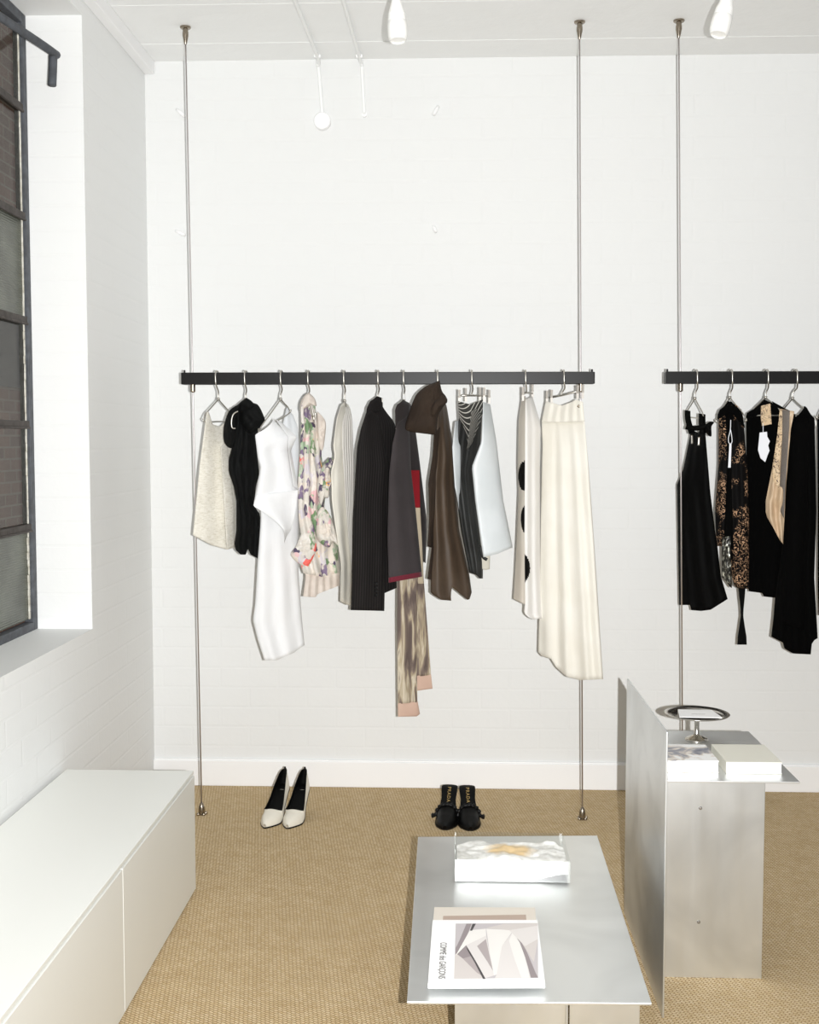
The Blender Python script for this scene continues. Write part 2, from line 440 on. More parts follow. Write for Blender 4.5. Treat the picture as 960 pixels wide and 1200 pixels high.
# stay bar that swings into the room
p0 = onx(-30, -8, XWN+.05); e = onx(62, 64, XWN+.14); e2 = onx(61, 100, XWN+.14)
st = empty('window_stay', e, 'dark iron bar with a bent down end projecting from the steel window', 'window stay')
b = MB(); b.tube(smooth_path([(XWN+.0, e.y-.75, e.z+.06), (XWN+.05, e.y-.4, e.z+.03), e+Vector((0, -.02, .006)), e+Vector((0, 0, -.008)), e2], 8), .0145, 10)
b.build('arm', m_frame, st, smooth=True)
b = MB(); b.box((XWN-.002, e.y-.79, e.z+.03), (XWN+.02, e.y-.72, e.z+.09)); b.build('pivot_bracket', m_rust, st, bevel=.003)

# brick building across the lane
def outbrick():
    t = NT('old_brown_brick'); t.set(Roughness=.9)
    tc = t.n('ShaderNodeTexCoord'); sx = t.n('ShaderNodeSeparateXYZ'); cx = t.n('ShaderNodeCombineXYZ')
    t.l(tc.outputs['Object'], sx.inputs[0]); t.l(sx.outputs['Y'], cx.inputs['X']); t.l(sx.outputs['Z'], cx.inputs['Y'])
    br = t.n('ShaderNodeTexBrick'); t.l(cx.outputs[0], br.inputs['Vector'])
    for k, v in dict(Scale=1, Mortar_Size=.008, Brick_Width=.24, Row_Height=.09).items(): br.inputs[k.replace('_', ' ')].default_value = v
    br.inputs['Color1'].default_value = S(146, 108, 90); br.inputs['Color2'].default_value = S(124, 94, 80); br.inputs['Mortar'].default_value = S(150, 136, 122)
    t.base(br.outputs['Color']); return t.m
ob = empty('neighbouring_building', (-3.4, 6, 0), 'brown brick building seen through the steel window panes', 'building')
b = MB(); b.box((-3.9, 2, -1), (-3.4, 14, 8.0)); b.build('brick_wall', outbrick(), ob)
b = MB(); b.box((-3.95, 2, 8.0), (-3.34, 14, 8.12)); b.build('parapet', simple('old_render', S(150, 138, 124), .9), ob)
b = MB(); b.box((-3.41, 8.3, 1.9), (-3.37, 9.2, 2.7)); b.build('window', simple('dark_pane', S(48, 42, 38), .3), ob)

# ------------------------------------------------------------------ white lowboard on the left
cA = onz(229.7, 1043, 0)
YCF, XCF = cA.y, cA.x
ZCT = at(226, 903, YCF).z
XCB = XL+.012
YCN = 1.15
cb = empty('sideboard', ((XCB+XCF)/2, (YCN+YCF)/2, 0), 'long low white lacquered cabinet against the left wall', 'cabinet')
yseam = onx(145, 1090, XCF).y
dl_ = YCF-yseam
b = MB(); b.box((XCB, YCN, .004), (XCF-.02, YCF, ZCT-.012)); b.build('body', m_cab, cb, bevel=.002)
b = MB(); b.box((XCB, YCN, ZCT-.012), (XCF-.003, YCF, ZCT)); b.build('top_panel', m_cab, cb, bevel=.0015)
y1 = YCF
while y1 > YCN+.05:
    y0_ = max(YCN, y1-dl_)
    b = MB(); b.box((XCF-.018, y0_+.0015, .006), (XCF, y1-.0015, ZCT-.016)); b.build('door', m_cab, cb, bevel=.0012)
    y1 = y0_

# ------------------------------------------------------------------ rails
ZBT, ZBB = at(450, 436.5, YB).z, at(450, 450.5, YB).z
ZB = (ZBT+ZBB)/2; HB = (ZBT-ZBB)/2
def floor_anchor(mb, p):
    mb.lathe(p, [(.019, 0), (.019, .003), (.013, .005), (.013, .014), (.0115, .03), (.0075, .042), (.004, .048)], 20)
    for a in (.4, 2.2, 3.9, 5.4):
        mb.lathe(p+Vector((.017*math.cos(a), .017*math.sin(a), 0)), [(.006, 0), (.006, .006), (.004, .009)], 10)
def rail(label, x0p, x1p, cables, extra_end=None):
    xa, xb = at(x0p, 443, YB-HB).x, at(x1p, 443, YB-HB).x
    if extra_end: xb = extra_end
    r = empty('clothes_rail', ((xa+xb)/2, YB, ZB), label, 'clothes rail')
    b = MB(); b.box((xa, YB-HB, ZBB), (xb, YB+HB, ZBT)); b.build('bar', m_bar, r, bevel=.0015)
    for x, s in ((xa, 1), (xb, -1)):
        b = MB(); b.box((x-.003, YB-HB*.95, ZBB+.001), (x+.003, YB+HB*.95, ZBT-.001))
        b.tube([(x+.006*s, YB, ZBT-.002), (x+.006*s, YB, ZBT+.011)], .004, 8); b.build('end_cap', m_bar, r, bevel=.001)
    for ct, cbm, cl in cables:
        pt = onz(ct[0], ct[1], ZC); pb = onz(cbm[0], cbm[1], 0)
        pt = Vector((pt.x, YB+.0, ZC)); pb = Vector((pb.x, YB, 0))
        k = (ZB)/(ZC); pm = pb+(pt-pb)*k
        b = MB(); b.tube([pb+Vector((0, 0, .04)), pm, pt-Vector((0, 0, .05))], .0029, 8); c = b.build('cable', m_cable, r, smooth=True)
        b = MB(); b.lathe(pt, [(.021, -.0005), (.021, -.005), (.019, -.007), (.0105, -.009), (.0105, -.02), (.0115, -.022), (.0115, -.034), (.006, -.06), (.004, -.066)], 20)
        b.build('ceiling_mount', m_nick, c, smooth=False, autos=.6)
        b = MB(); q = Vector((pm.x, YB, ZBB)); b.lathe(q, [(.0105, .0), (.0105, -.026), (.006, -.03), (.004, -.031)], 14); b.build('bar_clamp', m_nick, c, autos=.6)
        b = MB(); floor_anchor(b, pb); b.build('floor_anchor', m_nick, c, autos=.6)
    return r
rail('black square hanging bar on steel cables with the long mixed row of clothes', 213, 696.5, [((221, 37), (238, 952), 0), ((678, 30), (683, 961), 0)])
rail('black square hanging bar on a steel cable running out at right holding black clothes', 781.5, 960, [((793.5, 28), (800, 961), 0), ((1180, 25), (1190, 962), 0)], at(1262, 443, YB).x)

# ------------------------------------------------------------------ hangers
WR = .0031
def hook_path(x, neck):
    r = .0; f = HB+.0055
    return smooth_path([(x, YB+f+.003, ZBT-.022), (x, YB+f, ZBT-.004), (x, YB+f*.6, ZBT+.0062), (x, YB, ZBT+.0068), (x, YB-f*.6, ZBT+.0062), (x, YB-f, ZBT-.004),
                        (x, YB-f-.002, ZB), (x+.001, YB-f, ZBB+.002), (x+.004, YB-.016, ZBB-.016), ((x+neck.x)/2+.003, YB-.004, ZBB-.026), (neck.x, YB, max(neck.z+.006, ZBB-.04)), tuple(neck)], 5)
def wire_hanger(hx, neck, left, right, low, label):
    """hook plus two sloping arms that turn into a lower bar; left/right/low are (px, py, depth offset)"""
    n = at(neck[0], neck[1], YB); x = at(hx, 443, YB-HB).x
    h = empty('wire_hanger', Vector((x, YB, ZB)), label, 'hanger', 'steel hangers on the rails')
    b = MB(); b.tube(hook_path(x, n), WR, 8); b.tube([n+Vector((0, 0, .006)), n-Vector((0, 0, .004))], WR*1.9, 10)
    b.build('hook', m_wire, h, smooth=True)
    l = at(left[0], left[1], YB+left[2]); r = at(right[0], right[1], YB+right[2])
    ll = Vector((l.x-.006, l.y, l.z-low)); rl = Vector((r.x+.006, r.y, r.z-low))
    out_l = l+(l-n).normalized()*.016+Vector((0, 0, -.012)); out_r = r+(r-n).normalized()*.016+Vector((0, 0, -.012))
    b = MB(); b.tube(smooth_path([n, n+(l-n)*.5, l, out_l, ll+Vector((-.004, 0, .012)), ll+(rl-ll)*.06, ll+(rl-ll)*.5, rl-(rl-ll)*.06, rl+Vector((.004, 0, .012)), out_r, r, n+(r-n)*.5, n], 6), WR*.85, 8)
    b.build('arms', m_wire, h, smooth=True)
    return h
def clip_hanger(hx, neck, left, right, label, clips):
    n = at(neck[0], neck[1], YB); x = at(hx, 443, YB-HB).x
    h = empty('clip_hanger', Vector((x, YB, ZB)), label, 'hanger', 'steel clip hangers on the rails')
    b = MB(); b.tube(hook_path(x, n), WR, 8); b.build('hook', m_wire, h, smooth=True)
    l = at(left[0], left[1], YB+left[2]); r = at(right[0], right[1], YB+right[2])
    b = MB(); b.tube([l, n, r], WR*1.2, 8); b.build('crossbar', m_wire, h, smooth=True)
    for px, py, d in clips:
        p = at(px, py, YB+d); w = .0042
        b = MB()
        for s, tp in ((-1, .012), (1, .012)):
            yo = s*.0055
            q = [(p.x-w, p.y+yo+s*tp*.5, p.z+.03), (p.x+w, p.y+yo+s*tp*.5, p.z+.03), (p.x+w, p.y+yo*.7, p.z), (p.x-w, p.y+yo*.7, p.z), (p.x+w, p.y+yo*.9, p.z-.022), (p.x-w, p.y+yo*.9, p.z-.022)]
            q2 = [(a, b_+s*.002, c) for a, b_, c in q]
            b.add(q+q2, [(0,1,2,3),(3,2,4,5),(6,9,8,7),(9,11,10,8),(0,3,9,6),(3,5,11,9),(1,7,8,2),(2,8,10,4),(0,6,7,1),(5,4,10,11)])
        b.tube([(p.x-w*1.2, p.y, p.z+.004), (p.x+w*1.2, p.y, p.z+.004)], .003, 8)
        b.build('clip', m_clip, h)
    return h

# ------------------------------------------------------------------ draped cloth
def drape(name, parent, mats, Lp, Rp, top, bot, dl, dr, th=.03, folds=(), nu=28, nv=44, off=0., paint=None, wr=(.006, 9), uvs=1., taper=.3, seed=0, bow=0.):
    """closed double-walled hanging cloth.  Lp/Rp: (row, edge) tables, top/bot: (u, row) tables; dl/dr: how far the
    two side edges stand in front of (-) or behind the rail; th: half thickness; folds: (count, depth, phase, growth)"""
    V, UV, Fs, MI = [], [], [], []
    pid = {}
    for side in (-1, 1):
        for j in range(nv+1):
            v = j/nv
            for i in range(nu+1):
                u = i/nu
                y = interp(top, u)+(interp(bot, u)-interp(top, u))*v
                x0, x1 = interp(Lp, y), interp(Rp, y)
                x = x0+(x1-x0)*u
                edge = math.sqrt(max(0., 4*u*(1-u)))
                d = dl+(dr-dl)*u+off-bow*4*u*(1-u)
                for n, a, ph, g in folds:
                    d += a*math.sin(2*PI*(n*u+ph+.15*math.sin(2.1*v+ph*7)))*(v**g)*min(1, edge*1.5)
                p = at(x, y, YB+d)
                wv = noise.noise(Vector((p.x*wr[1]*1.5, p.z*wr[1], seed*7.3+1.7)))*wr[0]+noise.noise(Vector((p.x*wr[1]*3.3, p.z*wr[1]*1.6, seed*3.1)))*wr[0]*.5
                t = th*edge**.8*(taper+(1-taper)*min(1, v*3.2))
                p = at(x, y, YB+d+wv*min(1, edge+.3)+side*max(t, .0012))
                V.append(p); UV.append((u*uvs, v)); pid[(side, i, j)] = len(V)-1
    for side in (-1, 1):
        for j in range(nv):
            for i in range(nu):
                q = [pid[(side, i, j)], pid[(side, i+1, j)], pid[(side, i+1, j+1)], pid[(side, i, j+1)]]
                Fs.append(tuple(q) if side == 1 else tuple(reversed(q)))
                if paint:
                    u = (i+.5)/nu; y = interp(top, u)+(interp(bot, u)-interp(top, u))*(j+.5)/nv
                    x = interp(Lp, y)+(interp(Rp, y)-interp(Lp, y))*u
                    MI.append(paint(x, y))
                else: MI.append(0)
    def strip(a):
        for (i, j), (k, l) in zip(a, a[1:]):
            Fs.append((pid[(-1, i, j)], pid[(-1, k, l)], pid[(1, k, l)], pid[(1, i, j)])); MI.append(0)
    strip([(i, 0) for i in range(nu, -1, -1)]); strip([(i, nv) for i in range(nu+1)])
    strip([(0, j) for j in range(nv+1)]); strip([(nu, j) for j in range(nv, -1, -1)])
    o = build(name, V, Fs, mats, parent, None, True, MI, UV)
    bm = bmesh.new(); bm.from_mesh(o.data); bmesh.ops.recalc_face_normals(bm, faces=bm.faces); bm.to_mesh(o.data); bm.free()
    return o
def puff(name, parent, m, pts, d, depth, seed=0, amp=.18, freq=40, n=14):
    """crumpled gathered lump filling a closed outline given as (px, py)"""
    cx = sum(p[0] for p in pts)/len(pts); cy = sum(p[1] for p in pts)/len(pts)
    V, Fs = [], []
    closed = [Vector((p[0], p[1], 0)) for p in pts]
    cl = smooth_path(closed+[closed[0]], 4)[:-1]; k = len(cl)
    for j in range(2*n+1):
        a = -PI/2+PI*j/(2*n)
        for p in cl:
            f = math.cos(a); x = cx+(p.x-cx)*f; y = cy+(p.y-cy)*f
            q = at(x, y, YB+d)
            nn = noise.noise(Vector((q.x*freq, q.z*freq, math.sin(a)+seed)))
            V.append(at(x, y, YB+d+depth*math.sin(a)*(1+amp*2.2*nn)+.004*nn*f))
    m_ = 2*n+1
    Fs = [(i*k+j, i*k+(j+1) % k, (i+1)*k+(j+1) % k, (i+1)*k+j) for i in range(m_-1) for j in range(k)]
    o = build(name, V, Fs, m, parent, None, True)
    bm = bmesh.new(); bm.from_mesh(o.data); bmesh.ops.remove_doubles(bm, verts=bm.verts, dist=1e-5); bmesh.ops.recalc_face_normals(bm, faces=bm.faces); bm.to_mesh(o.data); bm.free()
    return o
def ribbon(name, parent, m, pts, w, d=0, t=.0015):
    """flat strap through (px, py, depth) points"""
    P = smooth_path([at(p[0], p[1], YB+(p[2] if len(p) > 2 else d)) for p in pts], 5); V = []; Fs = []
    for i, p in enumerate(P):
        tg = (P[min(i+1, len(P)-1)]-P[max(i-1, 0)]).normalized(); s = tg.cross(Vector((0, 1, 0))).normalized()*w/2
        V += [p-s+Vector((0, -t, 0)), p+s+Vector((0, -t, 0)), p+s+Vector((0, t, 0)), p-s+Vector((0, t, 0))]
    for i in range(len(P)-1):
        for k in range(4): Fs.append((i*4+k, i*4+(k+1) % 4, i*4+4+(k+1) % 4, i*4+4+k))
    Fs += [(0, 1, 2, 3), tuple(len(V)-4+k for k in (3, 2, 1, 0))]
    return build(name, V, Fs, m, parent, None, True)
def slab(name, parent, m, pts, d, t=.003, Y=None, smooth=False):
    """flat cut-out of real thickness hanging at depth d"""
    Yp = (YB+d) if Y is None else Y
    a = [at(x, y, Yp-t/2) for x, y in pts]; b_ = [p+Vector((0, t, 0)) for p in a]; n = len(a)
    Fs = [tuple(range(n)), tuple(range(2*n-1, n-1, -1))]+[(i, n+i, n+(i+1) % n, (i+1) % n) for i in range(n)]
    o = build(name, a+b_, Fs, m, parent, None, smooth)
    bm = bmesh.new(); bm.from_mesh(o.data); bmesh.ops.recalc_face_normals(bm, faces=bm.faces); bm.to_mesh(o.data); bm.free()
    return o
def garment(name, x, label, cat='garment', group=None):
    return empty(name, at(x, 480, YB), label, cat, group or 'clothes on the long rail')

# --- 1 oatmeal top
wire_hanger(253, (256, 468), (241, 485, -.07), (270, 484, .07), .032, 'steel wire hanger carrying the oatmeal knitted top at the left end')
g = garment('sleeveless_top', 255, 'oatmeal boucle sleeveless top with scooped neck, at the left end of the rail', 'top')
drape('body', g, m_oat, [(482, 242.5), (503, 239.6), (545, 234), (587, 230), (627, 226), (650, 226)], [(480, 269), (520, 271), (587, 276), (645, 275)],
      [(0, 483), (.08, 482), (.16, 487), (.3, 497), (.6, 500), (.8, 494), (.88, 483), (1, 482)], [(0, 627), (.45, 639), (.82, 644), (1, 642)], -.07, .07, .022, [(2, .004, .1, .6)], wr=(.008, 8), seed=1)
drape('button_placket', g, m_oat, [(515, 258), (645, 266)], [(515, 266), (587, 274), (645, 274.5)], [(0, 524), (1, 516)], [(0, 644), (1, 642)], .0, .04, .004, off=-.036, nu=8, seed=2)

# --- 2 black ruffled dress
wire_hanger(287, (288, 468), (275, 487, -.03), (301, 486, .03), .03, 'steel wire hanger inside the crumpled black dress')
g = garment('ruffled_dress', 288, 'crumpled black crepe dress with gathered puff sleeves beside the oatmeal top', 'dress')
drape('body', g, m_blackc, [(470, 279), (500, 276), (524, 272), (539, 268), (553, 268), (570, 274), (587, 277), (620, 277), (639, 274.6), (649, 278)],
      [(470, 295), (500, 302), (537, 302), (555, 304), (570, 300), (593, 298), (603, 305), (628, 305), (655, 303)],
      [(0, 474), (.5, 467), (1, 474)], [(0, 645), (.15, 650), (.4, 650), (.52, 643), (.62, 650), (1, 655)], -.05, .05, .035, [(4, .006, .2, .4)], wr=(.02, 14), seed=3)
puff('puff_sleeve', g, m_blackc, [(281, 473), (269, 481), (263, 497), (262, 514), (266, 523), (273, 524), (277, 506), (278, 490)], -.07, .05, 1)
puff('puff_sleeve', g, m_blackc, [(291, 472), (302, 474), (309, 487), (310, 494), (303, 503), (294, 508), (282, 497), (280, 482)], -.03, .05, 5)
puff('gathered_collar', g, m_blackc, [(289, 466), (296, 471), (300, 479), (291, 485), (280, 482), (279, 474)], -.045, .03, 9)
b = MB(); b.tube(smooth_path([at(x, y, YB-.125) for x, y in ((279, 482), (274, 485), (271.5, 492), (272, 501), (276, 502))], 5), .0025, 8); b.build('wire_trim', m_wire, g, smooth=True)

# --- 3 white asymmetric dress
wire_hanger(329, (329, 468), (306, 500, -.07), (338, 478, .07), .02, 'steel wire hanger with bare triangle above the white dress')
g = garment('asymmetric_dress', 325, 'long white poplin dress with a draped asymmetric front and slanted hem', 'dress')
drape('back_panel', g, m_whites, [(477, 336), (500, 331), (575, 330)], [(477, 340), (500, 349), (512, 350), (545, 351), (580, 350), (640, 349)], [(0, 479), (.3, 477), (1, 486)], [(0, 640), (1, 640)], .05, .09, .008, [(2, .004, 0, .5)], seed=4)
drape('skirt', g, m_whitec, [(590, 305), (605, 306), (657, 302), (709, 299), (727, 296.5), (749, 302), (774, 310)], [(575, 350), (672, 350), (726, 354), (756, 357)],
      [(0, 590), (1, 575)], [(0, 774), (.3, 774), (.75, 765), (1, 756)], -.05, .05, .03, [(2.5, .006, .3, .7)], seed=5)
drape('bodice', g, m_whitec, [(490, 319), (510, 299), (537, 302), (547, 305), (555, 304), (592, 297), (605, 306)], [(490, 324), (512, 348), (528, 339), (575, 350), (600, 350)],
      [(0, 508), (.35, 493), (.5, 490), (.65, 496), (1, 512)], [(0, 590), (1, 576)], -.07, .03, .028, [(1.5, .006, .6, .5)], off=-.03, seed=6)
drape('front_drape', g, m_whitec, [(572, 303), (592, 297), (605, 306), (621, 321), (635, 332)], [(572, 350), (575, 350), (600, 347), (620, 344), (635, 334)],
      [(0, 580), (1, 574)], [(0, 594), (.25, 606), (.75, 636), (.9, 622), (1, 600)], -.075, .01, .012, [(1, .01, .2, .4)], off=-.045, seed=7)
drape('shoulder_fold', g, m_whitec, [(490, 322), (512, 338), (528, 338), (572, 344)], [(490, 325), (512, 348), (528, 341), (575, 350)], [(0, 491), (1, 494)], [(0, 570), (1, 574)], -.02, .01, .006, off=-.075, nu=8, seed=8)

# --- 4 floral dress
wire_hanger(361, (362, 463), (358, 484, -.02), (367, 484, .01), .012, 'steel wire hanger hidden in the floral dress')
g = garment('floral_dress', 366, 'sheer floral print dress with ruffles in green, coral and lilac', 'dress')
drape('body', g, m_floral, [(462, 358), (478, 352.5), (503, 353), (537, 351), (566, 349), (607, 350), (628, 353), (650, 348), (678, 358), (700, 356)],
      [(462, 367), (489, 372), (503, 377), (537, 377), (566, 384), (593, 380), (620, 388), (641, 396), (672, 398)],
      [(0, 472), (.4, 461), (1, 472)], [(0, 672), (.5, 676), (1, 671)], -.05, .05, .03, [(4, .008, .1, .4)], wr=(.018, 14), seed=9)
drape('chiffon_hem', g, m_chif, [(670, 358), (678, 358), (700, 355)], [(665, 398), (686, 398), (700, 398)], [(0, 672), (1, 668)], [(0, 699), (.35, 700), (.4, 696), (1, 686)], -.05, .05, .02, [(5, .005, .1, .2)], seed=10)
puff('gathered_neck', g, m_chif, [(362, 460), (369, 467), (371, 476), (366, 474), (359, 478), (352, 482), (352, 472), (357, 463)], -.02, .03, 3)
puff('side_ruffle', g, m_floral, [(377, 548), (382, 541), (388, 536), (391, 541), (386, 548), (390, 562), (387, 572), (385, 583), (380, 584), (376, 592), (371, 570)], -.03, .03, 4, .35, 75)
puff('side_ruffle', g, m_floral, [(372, 600), (378, 594), (387, 604), (393, 622), (398, 641), (390, 635), (385, 642), (371, 630)], -.04, .03, 14, .35, 75)
puff('hip_ruffle', g, m_floral, [(353, 626), (366, 625), (371, 640), (365, 658), (357, 664), (341, 651), (347, 640), (350, 632)], -.055, .02, 6, .35, 75)
puff('sleeve', g, m_chif, [(372, 482), (378, 488), (382, 496), (381, 512), (378, 528), (373, 520), (371, 500)], .02, .02, 8, .3, 60)

# --- 5 cream dress
wire_hanger(403, (404, 470), (401, 486, -.02), (408, 486, .02), .01, 'steel wire hanger on top of the narrow cream dress')
g = garment('slip_dress', 403, 'narrow cream silk dress with grey voile side, left of the pinstripe jacket', 'dress')
drape('body', g, m_cream, [(472, 402), (474, 400), (491, 394.6), (524, 390.4), (534, 392.5), (553, 388), (587, 389), (620, 393.5), (649, 398), (661, 400), (710, 399)],
      [(472, 407), (480, 411), (493, 413), (545, 415), (607, 414), (670, 413), (710, 412)], [(0, 474), (.5, 470), (1, 474)], [(0, 705), (.6, 709), (1, 709)], -.06, .06, .02, [(2, .004, 0, .4)], wr=(.008, 12), seed=11)
drape('voile_panel', g, m_creamg, [(474, 401), (524, 401), (587, 405), (650, 410), (680, 411)], [(474, 408), (493, 413), (545, 415), (607, 414.5), (680, 413)], [(0, 477), (1, 477)], [(0, 640), (1, 690)], .02, .06, .006, [(5, .003, 0, .3)], off=-.045, nu=36, seed=12)

# --- 6 pinstripe jacket
wire_hanger(443, (443, 467), (442, 470, -.002), (445, 470, .002), .002, 'steel wire hanger inside the black pinstripe jacket')
g = garment('pinstripe_jacket', 440, 'long black pinstriped tailored jacket with raised collar', 'jacket')
drape('body', g, m_pin, [(466, 436), (484, 430), (503, 426), (560, 424), (695, 424)], [(466, 447), (469, 448), (497, 463), (503, 464), (600, 465), (695, 465)],
      [(0, 474), (.5, 466), (.8, 474), (1, 492)], [(0, 698), (.6, 696), (1, 689)], -.05, .06, .04, [(2, .005, .2, .5)], off=.015, wr=(.006, 7), seed=13)
drape('sleeve', g, m_pin, [(478, 431), (484, 429), (503, 422.7), (524, 418.5), (555, 416.5), (607, 414), (670, 413), (716, 411)], [(478, 440), (503, 448), (545, 455), (587, 452), (640, 452), (716, 450.5)],
      [(0, 484), (.4, 480), (1, 486)], [(0, 715), (1, 716)], -.07, .0, .038, [(1.5, .005, .4, .4)], off=-.05, wr=(.008, 8), seed=14)
drape('collar', g, m_pin, [(464, 437), (478, 430), (486, 429)], [(464, 447), (470, 448), (480, 449), (486, 446)], [(0, 470), (.5, 464), (1, 466)], [(0, 486), (1, 480)], -.05, .02, .02, off=-.02, nu=12, nv=12, seed=15)
for i in range(4):
    p = at(441, 684+i*4.5, YB-.125); b = MB(); b.lathe(p, [(.0001, .003), (.005, .003), (.006, 0), (.005, -.003), (.0001, -.003)], 12, axis=(0, -1, 0)); b.build('button', m_leaB, g, smooth=True)

# --- 7 charcoal coat and the printed scarf under it
wire_hanger(473, (473.5, 470), (469, 484, -.03), (477, 484, .0), .01, 'steel wire hanger inside the charcoal coat')
g = garment('charcoal_coat', 475, 'charcoal grey wool coat edged with burgundy braid at its hem', 'coat')
drape('back_panel', g, m_chard, [(471, 474), (503, 476), (560, 480), (660, 492)], [(471, 481), (510, 488), (545, 492.5), (607, 500), (628, 500), (660, 499)], [(0, 471), (1, 474)], [(0, 655), (1, 660)], .03, .08, .012, seed=16)
drape('front_panel', g, m_char, [(468, 470), (476, 465), (491, 463), (503, 464), (520, 460), (555, 456), (628, 454), (682, 455.5)], [(468, 476), (476, 480), (503, 480), (553, 482), (595, 487), (676, 495)],
      [(0, 474), (.5, 468), (1, 473)], [(0, 682), (1, 675)], -.07, .03, .03, [(1.5, .006, .2, .5)], off=-.05, wr=(.006, 6), seed=17)
drape('hem_braid', g, m_burg, [(676, 455.2), (684, 455.5)], [(668, 494), (678, 495.4)], [(0, 677), (1, 670)], [(0, 683), (1, 675.8)], -.07, .03, .035, off=-.053, nu=20, nv=4, taper=1, seed=17, wr=(0, 1))
drape('shawl_collar', g, m_chard, [(468, 468), (480, 463), (502, 463.5)], [(468, 477), (474, 481), (490, 480), (502, 468)], [(0, 474), (.5, 468), (1, 472)], [(0, 503), (.3, 498), (1, 484)], -.06, .0, .012, off=-.085, nu=12, nv=14, seed=18)
g = garment('printed_scarf', 485, 'long taupe feather print scarf with pink ends below the charcoal coat', 'scarf')
drape('upper_length', g, m_beige, [(540, 476), (595, 482), (685, 486)], [(540, 492), (595, 492.5), (640, 495), (685, 497)], [(0, 592), (1, 592)], [(0, 684), (1, 684)], .0, .0, .005, off=.02, nu=10, seed=19)
drape('red_section', g, m_red, [(540, 477), (595, 482)], [(540, 491.5), (595, 492.6)], [(0, 551), (1, 551)], [(0, 595), (1, 595)], .0, .0, .006, off=.018, nu=10, nv=20, seed=19)
drape('rear_tail', g, m_ikat, [(668, 480), (763, 486), (812, 489)], [(668, 496), (678, 496.7), (788, 505), (793, 505.3)], [(0, 670), (1, 670)], [(0, 793), (1, 791)], .01, .03, .006, [(1, .004, .1, .5)], nu=14, seed=20)
drape('front_tail', g, m_ikat, [(668, 466), (724, 465.4), (840, 466.5)], [(668, 490), (724, 489), (763, 488.5), (824, 489.3)], [(0, 672), (1, 672)], [(0, 825), (1, 823)], -.04, .0, .007, [(1.5, .004, .3, .5)], nu=16, seed=21)
drape('pink_end', g, m_pink, [(790, 487.5), (812, 489)], [(788, 505), (808, 507.2)], [(0, 792), (1, 790)], [(0, 809.5), (1, 807)], .01, .03, .0065, nu=12, nv=8, off=-.001, seed=20)
drape('pink_end', g, m_pink, [(820, 466.3), (840, 466.5)], [(820, 489.2), (838, 492.6)], [(0, 824), (1, 822)], [(0, 840), (.85, 839.6), (1, 836.5)], -.04, .0, .0075, nu=12, nv=8, off=-.001, seed=21)

# --- 8 brown hooded coat
wire_hanger(513, (513, 458), (511, 470, -.10), (516, 470, -.10), .004, 'steel wire hanger under the brown hood')
g = garment('hooded_coat', 518, 'brown satin coat with a large dark folded hood', 'coat')
drape('body', g, m_brown, [(478, 514), (509, 511), (534, 510), (566, 507), (640, 507), (660, 505), (697, 504.6), (704, 510)], [(470, 522), (478, 524), (503, 528), (534, 534), (566, 533.5), (620, 538), (649, 544.6), (672, 550), (694, 553)],
      [(0, 482), (.6, 472), (1, 474)], [(0, 694), (.18, 703), (.45, 704), (.53, 688), (.88, 703), (.95, 702), (1, 694)], -.05, .05, .035, [(2.6, .007, .35, .4)], wr=(.006, 6), nu=34, seed=22)
drape('dark_sleeve', g, m_brownd, [(500, 509), (534, 507), (566, 502), (607, 503), (640, 501)], [(500, 516), (566, 514), (640, 508)], [(0, 508), (1, 500)], [(0, 640), (1, 643)], -.02, .02, .015, off=-.06, nu=10, seed=23)
drape('inner_front', g, m_brownd, [(640, 506), (678, 501), (700, 503)], [(640, 512), (700, 508)], [(0, 640), (1, 640)], [(0, 678), (1, 682)], -.02, .02, .008, off=-.052, nu=8, nv=16, seed=24)
hood = puff('hood', g, m_brownd, [(515.4, 446), (508, 449), (500, 452), (491, 459), (486, 466), (481, 479), (475, 501), (482, 506), (492, 507.5), (501, 508.5), (511, 508), (513, 490), (518, 479), (524, 471), (523, 465), (518, 458)], -.12, .05, 11, amp=.16, freq=18)
puff('hood_fold', g, m_brownd, [(518, 463), (524, 467), (523, 473), (514, 478), (511, 486), (506, 488), (505, 478), (510, 470)], -.165, .02, 12, freq=25)

# --- 9 dark striped wrap skirt with silver leather front
clip_hanger(553, (553, 463.5), (541, 463.5, -.03), (573, 464, .05), 'steel clip hanger holding the silver leather skirt', [(538.5, 466, -.05), (546, 464, .04), (562.5, 463, .03), (567.5, 463.5, -.03), (573.5, 466, .03)])
g = garment('wrap_skirt', 566, 'wrap skirt of dark striped cloth with a stiff silver leather front', 'skirt')
drape('dark_panel', g, m_leath, [(470, 537), (489, 538), (524, 533), (560, 532), (620, 540), (672, 550)], [(470, 566), (524, 563), (549, 556), (607, 560), (657, 566), (678, 566)],
      [(0, 472), (.5, 475), (1, 470)], [(0, 671), (.55, 674), (.75, 678), (1, 678)], -.03, .05, .03, [(4, .004, .2, .4)], nu=34, seed=25)
drape('chalk_stripe_yoke', g, m_darkst, [(468, 537), (489, 538), (530, 548)], [(468, 566), (485, 566), (500, 561), (530, 549)], [(0, 470), (.5, 474), (1, 468)], [(0, 490), (.5, 528), (1, 520)], -.04, .03, .006, off=-.045, nu=20, seed=26)
drape('folded_flap', g, m_darkst, [(478, 553), (530, 547)], [(478, 565), (530, 550)], [(0, 482), (.4, 479), (1, 484)], [(0, 528), (1, 515)], -.02, .02, .004, off=-.065, nu=12, nv=20, seed=27)
drape('silver_facing', g, m_silver, [(490, 534), (524, 530), (600, 535)], [(490, 538), (524, 541), (600, 540), (620, 540)], [(0, 494), (1, 492)], [(0, 570), (1, 615)], -.02, .02, .01, off=-.04, nu=8, seed=28)
